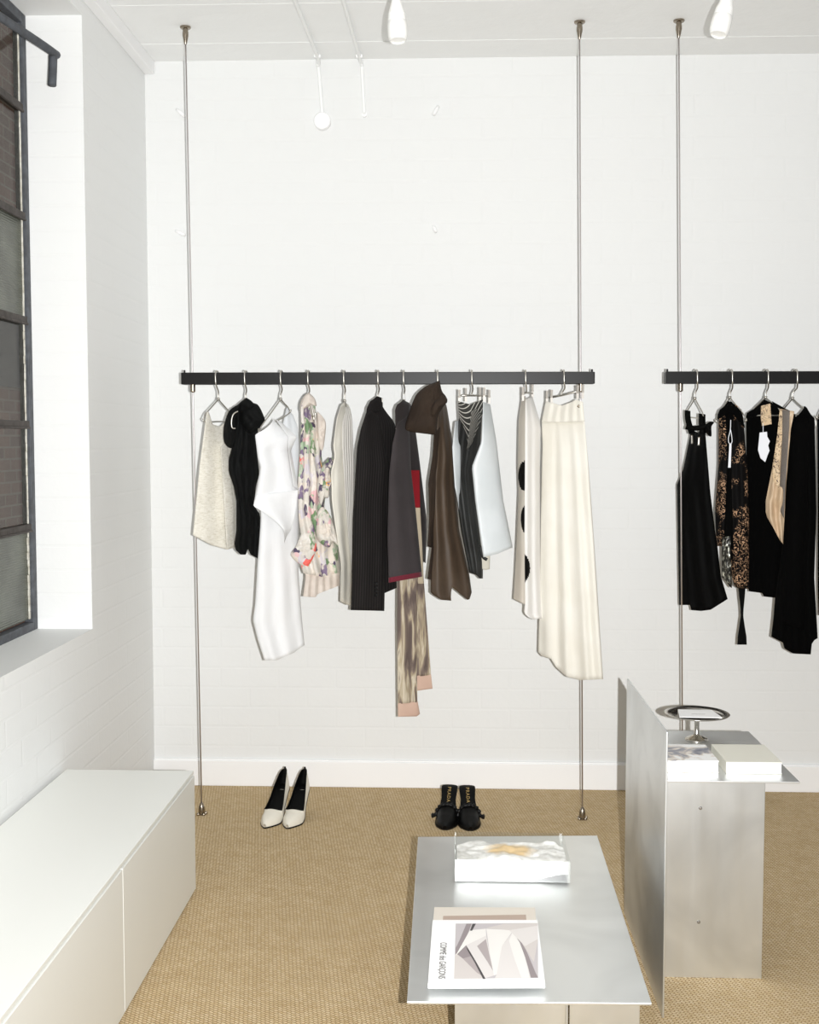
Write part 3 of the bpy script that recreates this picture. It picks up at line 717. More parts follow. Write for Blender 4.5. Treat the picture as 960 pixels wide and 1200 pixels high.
drape('silver_front', g, m_silver, [(470, 566.5), (500, 565), (518, 564), (547, 553), (587, 557), (645, 565), (653, 566.5)], [(470, 574), (476, 575), (518, 582), (587, 590), (641, 601)],
      [(0, 471), (1, 474)], [(0, 653), (.5, 649), (1, 641.5)], -.03, .04, .03, [(.6, .004, .1, .5)], off=-.05, wr=(.007, 6), seed=29)
drape('ecru_lining', g, m_lin, [(640, 562), (668, 563)], [(640, 575), (668, 574)], [(0, 640), (1, 640)], [(0, 666), (.6, 668), (1, 667)], .0, .02, .006, off=.03, nu=8, nv=12, seed=30)
ribbon('dark_belt_end', g, m_leath, [(563, 640, -.02), (566, 652, -.02), (571, 656, -.02)], .012)

# --- 10 white skirt with black spots
clip_hanger(616, (617, 460), (613, 462, -.04), (624, 461, .04), 'steel clip hanger holding the spotted white skirt', [(613, 463, -.04), (624, 459, .05)])
g = garment('spotted_skirt', 618, 'long white skirt with big black spots, left of the ivory one', 'skirt')
def sp1(x, y):
    for a, c, rx, ry in ((614.5, 558, 7, 17.5), (617, 608.5, 6.6, 17)):
        if ((x-a)/rx)**2+((y-c)/ry)**2 < 1: return 1
    return 0
def sp2(x, y):
    return 1 if ((x-612)/9.3)**2+((y-666)/17)**2 < 1 else 0
drape('front_panel', g, [m_spot, m_spotb], [(466, 616), (545, 615), (625, 614.5), (665, 615), (708, 615), (720, 614), (726, 620)], [(464, 624), (491, 632), (503, 634), (545, 633), (664, 633.5), (724, 638)],
      [(0, 468), (1, 464)], [(0, 716), (.12, 724), (.3, 726), (1, 724)], -.04, .05, .02, [(2, .006, .5, .4)], nu=40, nv=110, paint=sp2, seed=31)
drape('side_fold', g, [m_spotg, m_spotb], [(464, 612), (493, 608), (545, 607), (576, 608), (628, 606), (670, 604), (702, 602)], [(464, 616), (493, 615.5), (625, 614.7), (665, 615), (708, 615.5)],
      [(0, 465), (1, 464)], [(0, 702), (1, 708.5)], .03, -.04, .006, [(1, .004, .1, .4)], nu=24, nv=110, paint=sp1, off=-.01, seed=32)

# --- 11 ivory skirt
clip_hanger(661, (658, 463.5), (644, 466, .03), (676, 459, -.06), 'steel clip hanger holding the ivory pleated skirt', [(641, 467, .03), (646.5, 466, .015), (677, 461, -.06), (683, 460, -.075)])
g = garment('pleated_skirt', 665, 'long ivory pleated skirt with slanted hem at the right end of the rail', 'skirt')
drape('skirt_panel', g, m_ivory, [(490, 636), (494, 635), (520, 636), (607, 634), (670, 633), (703, 632.5), (764, 631)], [(490, 685), (503, 686), (545, 690), (628, 696), (703, 701), (796, 707)],
      [(0, 493), (1, 492)], [(0, 764), (.06, 769), (.2, 772), (.28, 782), (.44, 793), (.66, 797), (1, 796)], .04, -.10, .03, [(3.5, .010, .1, .6), (6, .002, .3, .4)], nu=60, nv=50, seed=33)
drape('waistband', g, m_ivory, [(468, 640), (494, 635)], [(468, 683), (495, 685.5)], [(0, 470), (.2, 472), (.45, 475), (.7, 471), (.82, 468), (1, 471)], [(0, 494.5), (.5, 495), (1, 493.5)], .04, -.10, .014, [(5, .003, 0, .2)], off=-.02, nu=40, nv=14, seed=34, taper=1)
p = at(678.5, 476, YB-.115); b = MB(); b.lathe(p, [(.0001, .003), (.0045, .003), (.006, 0), (.0045, -.003), (.0001, -.003)], 12, axis=(0, -1, 0)); b.build('button', m_nick, g, smooth=True)

# --- right rail
GR = 'black clothes on the right rail'
wire_hanger(817, (814.5, 467), (806, 481, .07), (823, 483, -.03), .025, 'steel wire hanger of the strappy black dress on the right rail')
g = garment('strappy_dress', 815, 'black satin dress with thin straps and a bow, first on the right rail', 'dress', GR)
drape('body', g, m_satin, [(500, 808), (510, 809), (549, 801), (568, 793.5), (628, 794.6), (709, 796)], [(500, 826), (509, 827), (545, 830), (576, 832.5), (628, 839), (640, 841), (675, 845), (702, 853)],
      [(0, 502), (.5, 507), (1, 500)], [(0, 709), (.24, 709), (.25, 715), (.45, 716), (.65, 714.6), (1, 702)], .095, -.02, .03, [(3, .005, .15, .5)], nu=36, seed=35)
ribbon('strap', g, m_satin, [(806, 481, .03), (806.5, 492, .0), (811, 508, -.03)], .022)
ribbon('strap', g, m_satin, [(823, 485, -.03), (823, 495, -.05), (824, 508, -.05)], .026)
ribbon('neck_band', g, m_satin, [(804, 500, -.02), (814, 502, -.045), (826, 500, -.06), (831, 500, -.06)], .02)
puff('bow', g, m_satin, [(826, 499), (832, 494), (837, 495), (834, 500), (834, 511), (830, 510), (827, 505)], -.07, .02, 21)
ribbon('neck_gap_strip', g, m_wire, [(811, 510, -.05), (811.2, 520, -.055)], .008)  # bright strips added to stand for the pale gaps below the neck band
ribbon('neck_gap_strip', g, m_wire, [(819.5, 512, -.06), (819, 522, -.06)], .008)

wire_hanger(858, (855.5, 466), (842, 487, .05), (872, 486, -.05), .028, 'steel wire hanger of the copper brocade jacket')
g = garment('brocade_jacket', 856, 'black jacket woven with copper brocade and a sequinned hem', 'jacket', GR)
drape('body', g, m_broc, [(472, 848), (482, 842), (545, 842), (597, 838), (628, 839), (690, 848)], [(472, 862), (476, 868), (487, 871), (549, 876), (600, 878), (690, 878)],
      [(0, 484), (.35, 471), (.7, 471), (1, 480)], [(0, 640), (.2, 640), (.3, 660), (.42, 686), (.6, 690), (1, 690)], .03, -.03, .035, [(3, .006, .3, .5)], nu=36, seed=36)
drape('front_edge', g, m_velvet, [(480, 850), (520, 852), (560, 852), (640, 848)], [(480, 860), (520, 858), (560, 857), (640, 860)], [(0, 482), (1, 478)], [(0, 640), (1, 642)], .0, -.01, .006, off=-.045, nu=10, seed=37)
drape('collar', g, m_velvet, [(470, 848), (486, 841), (496, 841)], [(470, 862), (478, 868), (500, 873)], [(0, 480), (.4, 470), (.7, 471), (1, 482)], [(0, 492), (.4, 484), (.6, 484), (1, 502)], .0, -.02, .015, off=-.035, nu=16, nv=12, seed=38)
drape('sequin_hem', g, m_seq, [(625, 846), (677, 846), (690, 853)], [(625, 856), (690, 858)], [(0, 630), (1, 628)], [(0, 676), (.6, 688), (1, 689)], .0, -.02, .008, off=-.045, nu=12, nv=24, seed=39, wr=(.008, 40))
slab('hanging_tie', g, m_satin, [(865.3, 684), (874.2, 684), (873, 700), (871.6, 714), (871.3, 722), (873, 734), (875, 746), (875.4, 755.5), (864.6, 755.5), (865.2, 746), (867, 734), (868.6, 722), (868.4, 714), (867, 700)], -.022, .006)
b = MB(); b.tube(smooth_path([at(x, y, YB-.09) for x, y in ((856.5, 492), (856, 504), (853.8, 514), (855, 520), (858, 518), (857.5, 510), (856, 502))], 5), .0016, 6); b.build('tag_string', m_tag, g, smooth=True)
slab('price_tag', g, m_tag, [(855, 520), (857.5, 520), (856.5, 548), (853.5, 548)], -.09, .002)

wire_hanger(900, (897.5, 466), (884, 479, .06), (913, 479, -.06), .025, 'steel wire hanger of the black jacket with champagne lining')
g = garment('lined_jacket', 900, 'black jacket falling open on champagne satin lining, with a torn white tag', 'jacket', GR)
drape('body', g, m_velvet, [(470, 884), (482, 876), (487, 874.5), (560, 875), (640, 872), (695, 878)], [(470, 912), (475, 920), (485, 932), (503, 928), (566, 924), (640, 922), (701, 912)],
      [(0, 484), (.25, 473), (.5, 478), (.75, 470), (1, 483)], [(0, 693), (.45, 695), (.5, 699), (1, 701)], .06, .03, .03, [(2, .006, .3, .5)], off=.02, seed=40)
drape('collar', g, m_velvet, [(468, 886), (484, 876), (494, 875)], [(468, 906), (475, 921), (486, 932), (494, 934)], [(0, 484), (.3, 471), (.5, 468), (.75, 473), (1, 484)], [(0, 493), (.3, 484), (.55, 480), (1, 492)], .03, -.05, .012, off=-.02, nu=20, nv=10, seed=41)
slab('printed_label', g, m_pgold, [(892.5, 475.5), (903, 473), (904.5, 497), (893.5, 499), (892, 490)], -.055, .006)
slab('torn_tag', g, m_tag, [(890.5, 507), (899, 506), (899.5, 512), (902.5, 517), (900.5, 522), (902, 528), (899.5, 534), (897, 541.5), (891.5, 537), (888.5, 527), (889.5, 518)], -.075, .002)
b = MB(); b.tube([at(894.5, 496, YB-.07), at(894.5, 508, YB-.073)], .0013, 6); b.build('tag_string', m_tag, g, smooth=True)
drape('satin_lining', g, m_gold, [(478, 914), (510, 911), (549, 905), (587, 897.5), (607, 897.5), (632, 907), (640, 912)], [(478, 932), (503, 927), (566, 921.5), (637, 918)], [(0, 479), (1, 482)], [(0, 600), (.15, 612), (.4, 626), (.6, 633), (1, 638)], -.02, -.05, .014, [(2, .008, .2, .4)], off=-.045, wr=(.016, 16), nu=24, seed=42)
drape('printed_edge', g, m_pgold, [(478, 914), (510, 911), (549, 905), (575, 906)], [(478, 918), (510, 917), (549, 914), (575, 916)], [(0, 480), (1, 480)], [(0, 560), (1, 580)], -.02, -.03, .004, off=-.066, nu=10, seed=43)
drape('sequin_stripe', g, m_greyst, [(478, 917), (510, 917), (566, 914), (608, 915)], [(478, 926), (503, 925), (566, 921), (608, 919)], [(0, 480), (1, 481)], [(0, 600), (1, 608)], -.03, -.045, .004, off=-.068, nu=10, seed=44)

wire_hanger(934, (929, 467), (919, 479, .05), (943, 480, -.05), .02, 'steel wire hanger of the longest black coat, far right of the picture')
g = garment('black_coat', 938, 'long plain black coat with draped uneven hem, longest on the right rail', 'coat', GR)
drape('body', g, m_velvet, [(476, 939), (491, 930), (503, 926), (566, 922), (628, 918), (700, 908.5), (725, 906.5), (746, 904), (770, 904)], [(476, 946), (478, 949), (491, 955), (600, 957), (677, 954.5), (746, 958.5), (770, 958.5)],
      [(0, 490), (.45, 476), (.7, 476), (1, 490)], [(0, 746), (.25, 753), (.28, 760), (.48, 766), (.86, 767), (.87, 755), (.93, 750), (1, 748)], -.03, -.07, .035, [(3, .008, .2, .5)], off=-.02, nu=40, seed=45)
drape('sleeve', g, m_velvet, [(486, 933), (503, 928), (640, 916), (720, 912)], [(486, 945), (503, 950), (640, 946), (720, 944)], [(0, 490), (1, 488)], [(0, 730), (1, 738)], .0, -.03, .03, [(1, .006, .3, .5)], off=-.065, nu=20, seed=46)
b = MB(); b.tube(smooth_path([at(x, y, YB-.06) for x, y in ((952, 487), (955.5, 491), (956.5, 498), (955, 502))], 5), .0025, 8); b.build('wire_trim', m_wire, g, smooth=True)
wire_hanger(972, (970, 467), (960, 485, .05), (984, 485, -.05), .02, 'steel wire hanger of the black garment cut by the right edge')
g = garment('black_dress', 972, 'black garment just entering the picture at its right edge', 'dress', GR)
drape('body', g, m_velvet, [(480, 964), (492, 958), (600, 958.5), (690, 958.5), (721, 959.5)], [(480, 980), (500, 990), (721, 1000)], [(0, 487), (.5, 478), (1, 487)], [(0, 721), (1, 724)], .05, -.05, .03, [(2, .006, .2, .5)], seed=47)

# ------------------------------------------------------------------ shoes
ZBH = .106
def sole_z(s): return .005+(ZBH-.005)*sstep(.26, .97, s)**1.05
PW = [(0, .004), (.04, .012), (.1, .022), (.2, .034), (.3, .0405), (.42, .041), (.6, .032), (.75, .030), (.88, .028), (.95, .022), (1, .010)]
MW = [(0, .008), (.03, .016), (.08, .026), (.16, .036), (.28, .0435), (.42, .0415), (.58, .031), (.70, .027), (.85, .0305), (.93, .0305), (.965, .026), (.985, .019), (1, .007)]
def smoothw(tab, s): return (interp(tab, s-.02)+2*interp(tab, s)+interp(tab, s+.02))/4 if .02 < s < .98 else interp(tab, s)
SL = .224
def skew(s, k): return k*math.sin(PI*min(1, s*1.2))
def shoe(name, label, cat, grp, loc, rz, kind, side):
    t = empty(name, loc, label, cat, grp); t.rotation_euler = (0, 0, rz)
    W = PW if kind == 'pump' else MW
    mo = m_pump if kind == 'pump' else m_leaB
    N, K = 60, 12
    Hc = [(0, .011), (.08, .024), (.2, .036), (.34, .044), (.5, .044)] if kind == 'pump' else [(0, .012), (.06, .026), (.2, .042), (.36, .055), (.5, .058)]
    Ho = [(.3, .034), (.45, .030), (.6, .033), (.8, .050), (.94, .064), (1, .066)]
    def section(s, phi, ins):
        w = max(.001, smoothw(W, s)-ins); zb_ = sole_z(s)
        th = phi*PI/2
        cx, cz = w*math.cos(th)**.75, zb_+(interp(Hc, s)-ins)*math.sin(th)
        if kind == 'mule': return cx, cz
        ox, oz = w*(1-(.12+.42*sstep(.55, 1, s))*phi**1.5), zb_+interp(Ho, s)*phi
        k = sstep(.345, .40, s); return cx+(ox-cx)*k, cz+(oz-cz)*k
    def shell(ins, s0, s1):
        V, Fs = [], []
        for i in range(N+1):
            s = s0+(s1-s0)*i/N
            row = [section(s, p/K, ins) for p in range(K+1)]
            for x, z in row: V.append((-x, s*SL, z))
            for x, z in reversed(row): V.append((x, s*SL, z))
        n = 2*(K+1)
        for i in range(N):
            s = s0+(s1-s0)*(i+.5)/N
            for j in range(n-1):
                if j == K and s > .37 and kind == 'pump': continue
                Fs.append((i*n+j, i*n+j+1, (i+1)*n+j+1, (i+1)*n+j))
        if ins == 0: Fs.append(tuple(range(n)))
        if kind == 'pump' : # close the heel counter
            a = N*n
            for j in range(K): Fs.append((a+j, a+j+1, a+n-2-j, a+n-1-j))
        return V, Fs
    s1 = 1 if kind == 'pump' else .43
    V, Fs = shell(0, 0, s1); o = build('upper', V, Fs, mo, t, local=True)
    V, Fs = shell(.0016, .09, s1-.003 if kind == 'mule' else .992); build('lining', V, Fs, m_leaI, t, local=True)
    for nm, m, z0_, z1_, g_, a0, a1 in (('sole', m_leaB, -.005, .0005, .0012, 0, 1), ('insole', m_leaI, .0012, .006, -.002 if kind == 'pump' else .0015, .02, 1)):
        V, Fs = [], []
        for i in range(N+1):
            s = a0+(a1-a0)*i/N; w = smoothw(W, s)+g_; z = sole_z(s)
            for x, zz_ in ((-w, z0_), (-w, z1_), (0, z1_), (w, z1_), (w, z0_), (0, z0_)): V.append((x, s*SL, z+zz_))
        for i in range(N):
            for j in range(6): Fs.append((i*6+j, i*6+(j+1) % 6, (i+1)*6+(j+1) % 6, (i+1)*6+j))
        Fs += [(5, 4, 3, 2, 1, 0), tuple(N*6+j for j in range(6))]
        build(nm, V, Fs, m, t, local=True, smooth=False)
    b = MB(); V = []
    hz = [(ZBH-.006, .90, .024, .020), (.075, .925, .016, .014), (.045, .945, .009, .009), (.004, .955, .0055, .0055), (0, .955, .0055, .0055)]
    n = 14
    for z, s, rx, ry in hz:
        for k in range(n): V.append((rx*math.cos(2*PI*k/n), s*SL+ry*math.sin(2*PI*k/n)-(.0 if z > .01 else 0), z))
    Fs = [(i*n+k, i*n+(k+1) % n, (i+1)*n+(k+1) % n, (i+1)*n+k) for i in range(len(hz)-1) for k in range(n)]+[tuple((len(hz)-1)*n+k for k in range(n))]
    build('heel', V, Fs, mo if kind == 'pump' else m_leaB, t, local=True)
    if kind == 'pump':
        z = sole_z(1)+.066
        b = MB(); b.box((-.004, SL-.004, z-.05), (.004, SL+.0015, z+.004)); b.tube([(0, SL-.004, z+.003), (0, SL-.003, z+.010)], .004, 8)
        b.build('heel_zip', m_leaB, t, local=True, bevel=.001)
        V, Fs = [], []
        b = MB()
        for sg in (-1, 1):
            b.tube([(sg*section(.40+.6*i/24, 1, 0)[0], (.40+.6*i/24)*SL, section(.40+.6*i/24, 1, 0)[1]) for i in range(25)], .0016, 6)
        b.build('edge_binding', m_leaB, t, local=True, smooth=True)
    else:
        b = MB(); P = []
        for i in range(25):
            x, z = section(.40, abs(1-i/12), 0) if i else section(.40, 1, 0)
            th = PI*i/24; x0, z0_ = section(.40, 0, 0)
            P.append((-(smoothw(W, .40)+.002)*math.cos(th), .40*SL+.004*math.sin(3*th), sole_z(.40)+.012+(interp(Hc, .40)-.008)*math.sin(th)))
        b.tube(P, [.007+.003*math.sin(i*2.2) for i in range(25)], 8)
        b.build('twisted_strap', m_leaB, t, local=True, smooth=True)
        b = MB(); P = Vector((side*.047, .36*SL, .03))
        for dx, dz, dy in ((.012, .006, -.004), (.011, -.007, .004)): b.tube([P, P+Vector((side*dx, dy, dz))], [.005, .006], 8)
        b.lathe(P-Vector((0, 0, .006)), [(.0001, 0), (.006, .003), (.006, .009), (.0001, .012)], 10); b.build('side_knot', m_leaB, t, local=True, smooth=True)
        cu = bpy.data.curves.new('lettering', 'FONT'); cu.body = 'PRADA'; cu.size = .019; cu.extrude = .0002; cu.align_x = 'CENTER'; cu.align_y = 'CENTER'
        cu.space_character = 1.25; cu.materials.append(m_goldtx)
        o = text_mesh(cu); o.parent = t
        s = .74; z = sole_z(s)+.0085; sl = math.atan2(sole_z(.86)-sole_z(.62), .24*SL)
        ex = Vector((0, -math.cos(sl), -math.sin(sl))); ez = Vector((0, -math.sin(sl), math.cos(sl))); ey = ez.cross(ex)
        o.matrix_local = Matrix.Translation((0, s*SL, z+.001)) @ Matrix((ex, ey, ez)).transposed().to_4x4()
    return t
def floorpt(px, py): p = onz(px, py, 0); return (p.x, p.y, 0)
shoe('pump_shoe', 'ivory pointed pump with black lining, left shoe of the pair near the sideboard', 'shoe', 'ivory pumps on the carpet', floorpt(310, 971), R(-13), 'pump', -1)
shoe('pump_shoe', 'ivory pointed pump with black lining, right shoe of the pair near the sideboard', 'shoe', 'ivory pumps on the carpet', floorpt(336.5, 971.5), R(-11), 'pump', 1)
shoe('mule_shoe', 'black heeled mule behind the low metal table, left shoe of its pair', 'shoe', 'black mules on the carpet', floorpt(521.5, 973), R(-5), 'mule', -1)
shoe('mule_shoe', 'black heeled mule behind the low metal table, right shoe of its pair', 'shoe', 'black mules on the carpet', floorpt(551.5, 974), R(3), 'mule', 1)

# ------------------------------------------------------------------ low metal table
ZT = .28
pn0, pn1 = onz(477, 1174, ZT), onz(764, 1175.5, ZT); pf0, pf1 = onz(490, 980.5, ZT), onz(700, 979, ZT)
YTN, YTF = (pn0.y+pn1.y)/2, (pf0.y+pf1.y)/2; XT0, XT1 = (pn0.x+pf0.x)/2, (pn1.x+pf1.x)/2
tb = empty('low_table', ((XT0+XT1)/2, (YTN+YTF)/2, 0), 'low brushed aluminium plate table in the foreground, carrying magazines', 'table')
V = [pn0, pn1, pf1, pf0]; Vb = [v-Vector((0, 0, .006)) for v in V]
b = MB(); b.add(V+Vb, [(0, 1, 2, 3), (7, 6, 5, 4), (0, 4, 5, 1), (1, 5, 6, 2), (2, 6, 7, 3), (3, 7, 4, 0)]); b.build('tabletop', m_alut, tb, bevel=.0012)
YLG = YTN+.06
xa, xb, xc = at(533, 1185, YLG).x, at(663, 1185, YLG).x, at(750, 1185, YLG).x
b = MB(); b.box((xa, YLG, 0), (xb, YLG+.006, ZT-.006)); b.build('leg_plate', m_alu, tb, bevel=.001)
b = MB(); b.box((xb+.009, YLG+.0, 0), (xc, YLG+.006, ZT-.006)); b.build('leg_plate', m_alu, tb, bevel=.001)
b = MB(); b.box((xb+.001, YLG+.012, 0), (xb+.007, YTF-.10, ZT-.006)); b.build('spine_plate', m_alu, tb, bevel=.001)
b = MB(); b.box((xa, YTF-.10, 0), (xc, YTF-.094, ZT-.006)); b.build('leg_plate', m_alu, tb, bevel=.001)

def flatbox(quad, z0_, z1_):
    a = [Vector((p.x, p.y, z0_)) for p in quad]; c = [Vector((p.x, p.y, z1_)) for p in quad]
    return a+c, [(3, 2, 1, 0), (4, 5, 6, 7), (0, 1, 5, 4), (1, 2, 6, 5), (2, 3, 7, 6), (3, 0, 4, 7)]
# magazines
ZM = ZT+.001; tm1, tm2 = .010, .012
def z4(x, y): return (480+x/4.8, 1040+y/4.8)
mg = empty('magazine', onz(568, 1070, ZM), 'beige magazine with brown band lying under the white one', 'magazine')
q = [onz(504, 1138, ZM+tm1), onz(634, 1138, ZM+tm1), onz(627, 1063.5, ZM+tm1), onz(509, 1063, ZM+tm1)]
b = MB(); b.add(*flatbox(q, ZM, ZM+tm1-.001)); b.build('pages', m_paper, mg, bevel=.0008)
b = MB(); b.add(*flatbox(q, ZM+tm1-.0008, ZM+tm1)); b.build('cover', simple('beige_cover', S(222, 214, 202), .5), mg)
q2 = [onz(517, 1100, ZM+tm1), onz(619, 1100, ZM+tm1), onz(616.5, 1072, ZM+tm1), onz(519.5, 1073.5, ZM+tm1)]
b = MB(); b.add(*flatbox(q2, ZM+tm1, ZM+tm1+.0004)); b.build('picture', simple('brown_picture', S(182, 162, 148), .5), mg)
ZM2 = ZM+tm1+.0012; Zc = ZM2+tm2
mg = empty('magazine', onz(568, 1115, ZM2), 'white magazine with a picture of folded pale cloth, on top of the beige one', 'magazine')
q = [onz(501.5, 1152.5, Zc), onz(639, 1152, Zc), onz(630, 1078, Zc), onz(507, 1078, Zc)]
b = MB(); b.add(*flatbox(q, ZM2, Zc-.001)); b.build('pages', m_paper, mg, bevel=.0008)
b = MB(); b.add(*flatbox(q, Zc-.0009, Zc)); b.build('cover', m_paper, mg, bevel=.0003)
greys = [simple('picture_tone', S(*c), .5) for c in ((198, 192, 194), (226, 221, 218), (238, 235, 231), (72, 68, 70), (150, 140, 142), (212, 205, 201), (176, 166, 166))]
polys = [(0, [(260, 203), (722, 200), (724, 508), (250, 514)]),
         (4, [(262, 205), (350, 203), (300, 330), (258, 385)]), (0, [(262, 205), (320, 204), (280, 300), (260, 340)]),
         (5, [(255, 380), (318, 325), (420, 512), (250, 514)]), (4, [(268, 375), (318, 325), (350, 385), (300, 400)]), (6, [(300, 400), (350, 385), (412, 500), (380, 480)]),
         (2, [(258, 385), (340, 240), (430, 232), (432, 290), (318, 325)]),
         (1, [(318, 325), (432, 270), (475, 495), (420, 512)]), (6, [(380, 330), (430, 290), (470, 470), (440, 420)]),
         (2, [(432, 232), (585, 240), (520, 330), (490, 490), (475, 495), (450, 360)]),
         (1, [(520, 330), (585, 245), (640, 330), (680, 508), (480, 510), (490, 490)]),
         (2, [(585, 240), (620, 290), (650, 400), (676, 506), (630, 508), (590, 400), (560, 300)]),
         (4, [(582, 250), (612, 275), (655, 350), (710, 480), (724, 508), (684, 508), (650, 390), (620, 310)]),
         (5, [(430, 228), (530, 205), (722, 200), (722, 300), (700, 420), (655, 350), (600, 260), (560, 240)]), (1, [(560, 240), (722, 215), (722, 290), (650, 330)]),
         (3, [(355, 204), (374, 203), (352, 243), (340, 243)]), (3, [(318, 325), (334, 350), (376, 420), (428, 514), (414, 514), (366, 420), (326, 352)])]
V, Fs, mi = [], [], []
for i, (m, ps) in enumerate(polys):
    k = len(V); V += [onz(*z4(x, y), Zc+.0004+i*.00006) for x, y in ps]; Fs.append(tuple(range(k, k+len(ps)))); mi.append(m)
o = build('picture', V, Fs, greys, mg, smooth=False, mi=mi)
bm = bmesh.new(); bm.from_mesh(o.data)
for f in bm.faces:
    f.normal_update()
    if f.normal.z < 0: f.normal_flip()
bm.to_mesh(o.data); bm.free()
def flat_text(parent, body, pa, pb, size, sx=1.):
    """lettering lying face up, running from pa to pb"""
    cu = bpy.data.curves.new('lettering', 'FONT'); cu.body = body; cu.size = size; cu.extrude = .0001; cu.align_x = 'CENTER'; cu.align_y = 'CENTER'
    cu.materials.append(m_ink); o = text_mesh(cu); o.parent = parent
    bpy.context.view_layer.update()
    w = o.dimensions.x; L_ = (pb-pa).length
    ex = (pb-pa).normalized(); ez = Vector((0, 0, 1)); ey = ez.cross(ex)
    o.matrix_local = Matrix.Translation((pa+pb)/2-wloc(parent)) @ Matrix((ex, ey, ez)).transposed().to_4x4() @ Matrix.Diagonal((L_/w, 1, 1, 1))
    return o
flat_text(mg, 'COMME des GARÇONS', onz(*z4(190, 310), Zc+.0006), onz(*z4(180, 512), Zc+.0006), .022)

# clear box with marbled paper block
p0 = onz(533, 1033, ZT+.001); p1 = onz(668, 1033, ZT+.001)
YF_, X0_, X1_ = p0.y, p0.x, p1.x
zbx = at(600, 1010, YF_).z; YBK = onz(600, 975.5, zbx+.004).y
bx = empty('display_case', ((X0_+X1_)/2, (YF_+YBK)/2, ZT), 'clear acrylic case at the far end of the low table', 'display case')
ZQ = ZT+.0008; tk = .003; zt_ = zbx+.004
m_acr = glass('clear_acrylic', (.97, .975, .97, 1), .03, .07)
b = MB(); b.box((X0_, YF_, ZQ), (X1_, YF_+tk, zt_)); b.box((X0_, YBK-tk, ZQ), (X1_, YBK, zt_))
b.box((X0_, YF_+tk, ZQ), (X0_+tk, YBK-tk, zt_)); b.box((X1_-tk, YF_+tk, ZQ), (X1_, YBK-tk, zt_)); b.build('case_wall', m_acr, bx, bevel=.0006)
b = MB(); b.box((X0_+tk, YF_+tk, ZQ), (X1_-tk, YBK-tk, ZQ+.003)); b.build('case_floor', m_acr, bx)
def marbled():
    t = NT('marbled_parchment'); t.set(Roughness=.4)
    v = t.coord('Object'); n = t.noise(v, 9, 4, .55, 1.2); n2 = t.noise(v, 26, 4, .6, 1.5)
    base = t.ramp(n2.outputs['Fac'], [(.3, S(206, 205, 198)), (.5, S(234, 234, 230)), (.7, S(243, 243, 240))])
    gr = t.n('ShaderNodeTexGradient', gradient_type='SPHERICAL'); t.l(t.coord('Object', (9, 14, 1)), gr.inputs[0])
    mu = t.n('ShaderNodeMath', operation='MULTIPLY'); t.l(gr.outputs['Fac'], mu.inputs[0]); t.l(n.outputs['Fac'], mu.inputs[1])
    mx = t.n('ShaderNodeMix', data_type='RGBA'); t.l(t.ramp(mu.outputs[0], [(.12, (0, 0, 0, 1)), (.28, (1, 1, 1, 1))]), mx.inputs['Factor'])
    t.l(base, mx.inputs['A']); mx.inputs['B'].default_value = S(228, 200, 152); t.base(mx.outputs['Result']); return t.m
mp = empty('paper_sculpture', ((X0_+X1_)/2, (YF_+YBK)/2-.0, ZQ+.003), 'crumpled white paper block stained amber inside the clear case', 'paper sculpture')
nx, ny = 48, 34; V, Fs = [], []
xa, xb, ya, yb_ = X0_+.006, X1_-.006, YF_+.006, YBK-.012
def edgeback(x): return yb_-.02*abs(noise.noise(Vector((x*14, 3, 0))))-.03*sstep(.12, .165, abs(x-(xa+xb)/2))
for j in range(ny+1):
    for i in range(nx+1):
        u, v = i/nx, j/ny; x = xa+(xb-xa)*u; y = ya+(edgeback(x)-ya)*v
        z = zbx-.008+.012*noise.noise(Vector((x*16, y*18, 1)))+.005*noise.noise(Vector((x*50, y*50, 2)))
        z -= .02*sstep(.8, 1, v); z = max(ZQ+.006, min(z, zt_-.002))
        if j == 0: z = zbx-.002
        V.append((x, y, z))
n = nx+1
Fs = [(j*n+i, j*n+i+1, (j+1)*n+i+1, (j+1)*n+i) for j in range(ny) for i in range(nx)]
k = len(V)
for j in range(ny+1):
    for i in range(nx+1):
        if j in (0, ny) or i in (0, nx): pass
bot = {}
for (i, j) in [(i, 0) for i in range(n)]+[(nx, j) for j in range(1, ny+1)]+[(i, ny) for i in range(nx-1, -1, -1)]+[(0, j) for j in range(ny-1, 0, -1)]:
    p = V[j*n+i]; bot[(i, j)] = len(V)
    zl = ZQ+.0035
    if j == 0: zl += .004+.014*sstep(.72, .95, i/nx)+.003*noise.noise(Vector((i*.3, 0, 0)))
    V.append((p[0], p[1]+(.0 if j else .001), zl))
loop = list(bot.keys())
for a, c in zip(loop, loop[1:]+loop[:1]): Fs.append((a[1]*n+a[0], bot[a], bot[c], c[1]*n+c[0]))
mats = [marbled(), m_paper]
mi = [0]*(nx*ny)+[1]*len(loop)
o = build('block', V, Fs, mats, mp, mi=mi)
bm = bmesh.new(); bm.from_mesh(o.data); bmesh.ops.recalc_face_normals(bm, faces=bm.faces)
for e_ in bm.edges:
    if len(e_.link_faces) == 2 and e_.calc_face_angle(0) > .9: e_.smooth = False
bm.to_mesh(o.data); bm.free()

